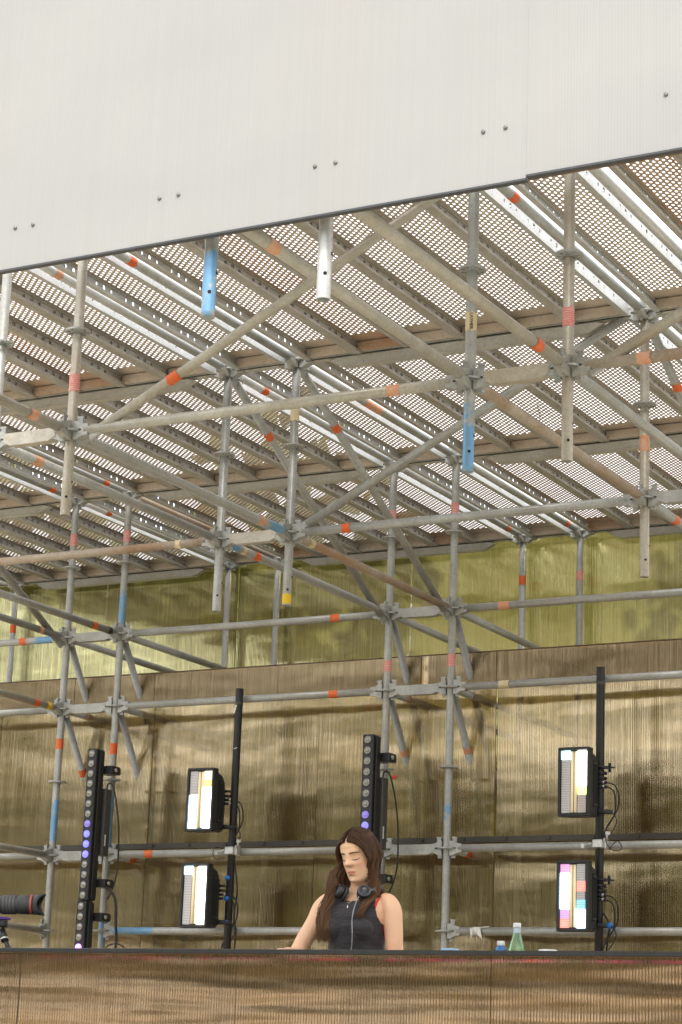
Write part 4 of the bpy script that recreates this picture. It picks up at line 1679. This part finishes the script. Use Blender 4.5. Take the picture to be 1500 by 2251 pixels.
# brows and lashes
for s in (-1, 1):
    m = MB()
    pts = []
    for k in range(11):
        u = k / 10
        x = .011 + .041 * u
        z = .0260 + .0050 * math.sin(u * 2.4) - .0050 * u
        th = s * math.asin(min(.98, x / prof(z, 2)))
        pts.append(onskin(h2b(face(z, th)), .0004))
    m.sweep(pts, lambda t: .0030 * min(1, .35 + 3 * t) * (1 - .7 * t) + .0003, 8)
    part('eyebrow', m, 'brow', woman)
    m = MB()
    pts = []
    for k in range(11):
        u = k / 10
        x = .0165 + .0310 * u
        z = -.0025 - .0040 * math.sin(u * math.pi) + .001 * u
        th = s * math.asin(min(.98, x / prof(z, 2)))
        pts.append(onskin(h2b(face(z, th)), .0012))
    m.sweep(pts, lambda t: .0016 * math.sin(.3 + 2.6 * t) + .0003, 6)
    part('eyelash', m, 'lash', woman)
m = MB()
pts = []
for k in range(9):
    x = -.0215 + .043 * k / 8
    z = -.0592 + .0016 * (abs(x) / .02) ** 2
    pts.append(onskin(h2b(face(z, math.asin(x / prof(z, 2)))), -.0004))
m.sweep(pts, .0014, 6)
part('mouth_line', m, 'lens_red', woman)

# hair: close scalp shell plus many tapered locks falling from the centre parting
hz_line = .080 - (np.clip(ax_, 0, .09) / .068) ** 2 * .045
scalp = inhead & (((hl[:, 1] < -.005) & (hl[:, 2] > hz_line)) | ((hl[:, 1] >= -.005) & (hl[:, 2] > -.035)) | ((hl[:, 1] < -.0) & (ax_ > .0655) & (hl[:, 2] > .0) & (hl[:, 1] > -.04)))
shell('hair_scalp', scalp & ~((ax_ < .0016) & (hl[:, 1] < .02)), .0045, 'hair')
hm = MB()
tips = []
for s in (-1, 1):
    for i in range(560):
        a = (i + random.random()) / 560
        y0 = -.080 + .150 * a
        zt = .1165 * math.sqrt(max(.05, 1 - ((y0 + .002) / .098) ** 2)) + .004
        lift = random.uniform(.003, .015)
        pts = []
        for k in range(8):
            t = k / 7
            ph = R(6 + 98 * t)
            xx = s * (.0715 + lift) * math.sin(ph)
            zz_ = (zt + lift * .6) * math.cos(ph)
            yy = y0 * (1 - .30 * t * (1 if y0 < 0 else 0)) - (.004 + lift * .5) * (1 if y0 < -.03 else 0) * (1 - t)
            if y0 > .03:
                xx *= math.sqrt(max(.15, 1 - ((y0 - .01) / .085) ** 2)) * .9 + .1
                yy += .012 * t
            pts.append(h2b((xx, yy, zz_)))
        e = pts[-1]
        ph = a * 17 + s + random.uniform(-.5, .5)
        fr = a < .42
        if fr and s < 0:
            j = lambda q: random.uniform(-q, q)
            end = [(-.088 + j(.016), -.078 + j(.012), 1.44), (-.084 + j(.020), -.090 + j(.012), 1.385), (-.096 + j(.022), -.098 + j(.010), 1.325), (-.112 + j(.022), -.120 + j(.010), 1.255),
                   (-.104 + j(.024), -.132 + j(.010), 1.19), (-.098 + j(.024), -.128, random.uniform(1.12, 1.17))]
        elif fr:
            j = lambda q: random.uniform(-q, q)
            end = [(.082 + j(.012), -.050 + j(.014), 1.46), (.090 + j(.014), -.030 + j(.02), 1.40), (.095 + j(.018), -.040 + j(.02), 1.345)]
            if random.random() < .30:
                end += [(.084 + j(.008), -.100 + j(.006), 1.29), (.068 + j(.008), -.118, random.uniform(1.225, 1.25))]
            else:
                end += [(.11 + j(.03), .04 + j(.02), 1.325), (.11 + j(.03), .09, random.uniform(1.22, 1.28))]
        else:
            j = lambda q: random.uniform(-q, q)
            k_ = .085 - .05 * max(0, a - .6)
            end = [(s * (k_ + j(.012)), e.y + .012, 1.44), (s * (k_ + .004 + j(.018)), e.y + .03, 1.38), (s * (k_ + .02 + j(.03)), .075 + j(.02), 1.31), (s * (k_ + j(.03)), .105 + j(.01), random.uniform(1.16, 1.22))]
        path = spline(pts + [Vector(q_) for q_ in end], 3)
        L = len(path)
        for k, p_ in enumerate(path):
            w_ = max(0, (k / L - .38)) * .022
            p_ += Vector((math.sin(ph + k * .62) * w_, math.cos(ph * 1.3 + k * .55) * w_ * .8, 0))
        o = len(hm.v)
        r0 = random.uniform(.0019, .0036)
        hm.sweep(path, lambda t: r0 * float(np.interp(t, [0, .1, .6, .9, 1], [.55, 1, .95, .55, .12])), 5, flat=.6)
        for k in range(L):
            hv = max(0, min(1, (k / L - .45) / .45)) * random.uniform(.6, 1.0)
            tips += [hv] * 5
hm.att['tip'] = tips
part('hair_locks', hm, 'hair', woman)['kind'] = 'stuff'

# necklace
m = MB()
pts = [onskin(p_, .0075) for p_ in spline([(-.052, -.025, 1.352), (-.030, -.060, 1.328), (-.004, -.080, 1.300), (.022, -.062, 1.328), (.050, -.030, 1.352)], 6)]
m.sweep(pts, .0013, 6)
nk = part('necklace', m, 'gold_chain', woman)
m = MB()
p0 = onskin((-.004, -.09, 1.296), .010)
m.sweep([p0, p0 + Vector((.002, -.003, -.012)), p0 + Vector((-.002, -.004, -.024)), p0 + Vector((0, -.005, -.034))], .0026, 8)
part('pendant', m, 'silver', nk)

# headphones round her neck
hp = thing('headphones', 'black headphones hanging round the woman\'s neck', 'headphones', (PX, PY, STAGE + ZO + 1.36))
for s, c, axd in ((-1, (-.048, -.084, -.006), (-.62, -.70, .36)), (1, (.068, -.074, -.008), (.42, -.84, .34))):
    m = MB()
    m.lathe([(.006, .022), (.024, .021), (.031, .016), (.034, .006), (.034, -.004), (.030, -.010)], c, axd, 26)
    cup = part('ear_cup', m, 'headphone_black', hp)
    m = MB()
    m.lathe([(.028, -.009), (.035, -.012), (.036, -.020), (.030, -.027), (.018, -.026)], c, axd, 26)
    part('ear_pad', m, 'rubber', cup)
    m = MB()
    m.lathe([(.0245, .0212), (.0255, .0222), (.0265, .0212)], c, axd, 26, (False, False))
    part('trim_ring', m, 'headphone_grey', cup)
    m = MB()
    c2 = Vector(c) + Vector((s * .028, .022, .012))
    m.tube(Vector(c) + Vector((s * .012, .012, .004)), c2 + Vector((s * .010, .010, .004)), .009, 12)
    part('hinge', m, 'headphone_grey', cup)
m = MB()
m.sweep(spline([(-.090, -.060, .008), (-.100, -.005, .018), (-.082, .062, .030), (0, .092, .036), (.084, .064, .030), (.102, .0, .016), (.094, -.052, .006)], 8), .0075, 10, flat=1.6)
part('headband', m, 'headphone_black', hp)
m = MB()
m.sweep(spline([(.060, -.112, -.030), (.050, -.128, -.075), (.046, -.140, -.13), (.050, -.142, -.19), (.040, -.125, -.25), (.026, -.118, -.31), (.02, -.135, -.345)], 8), .0024, 8)
part('cable', m, 'cable_grey', hp)
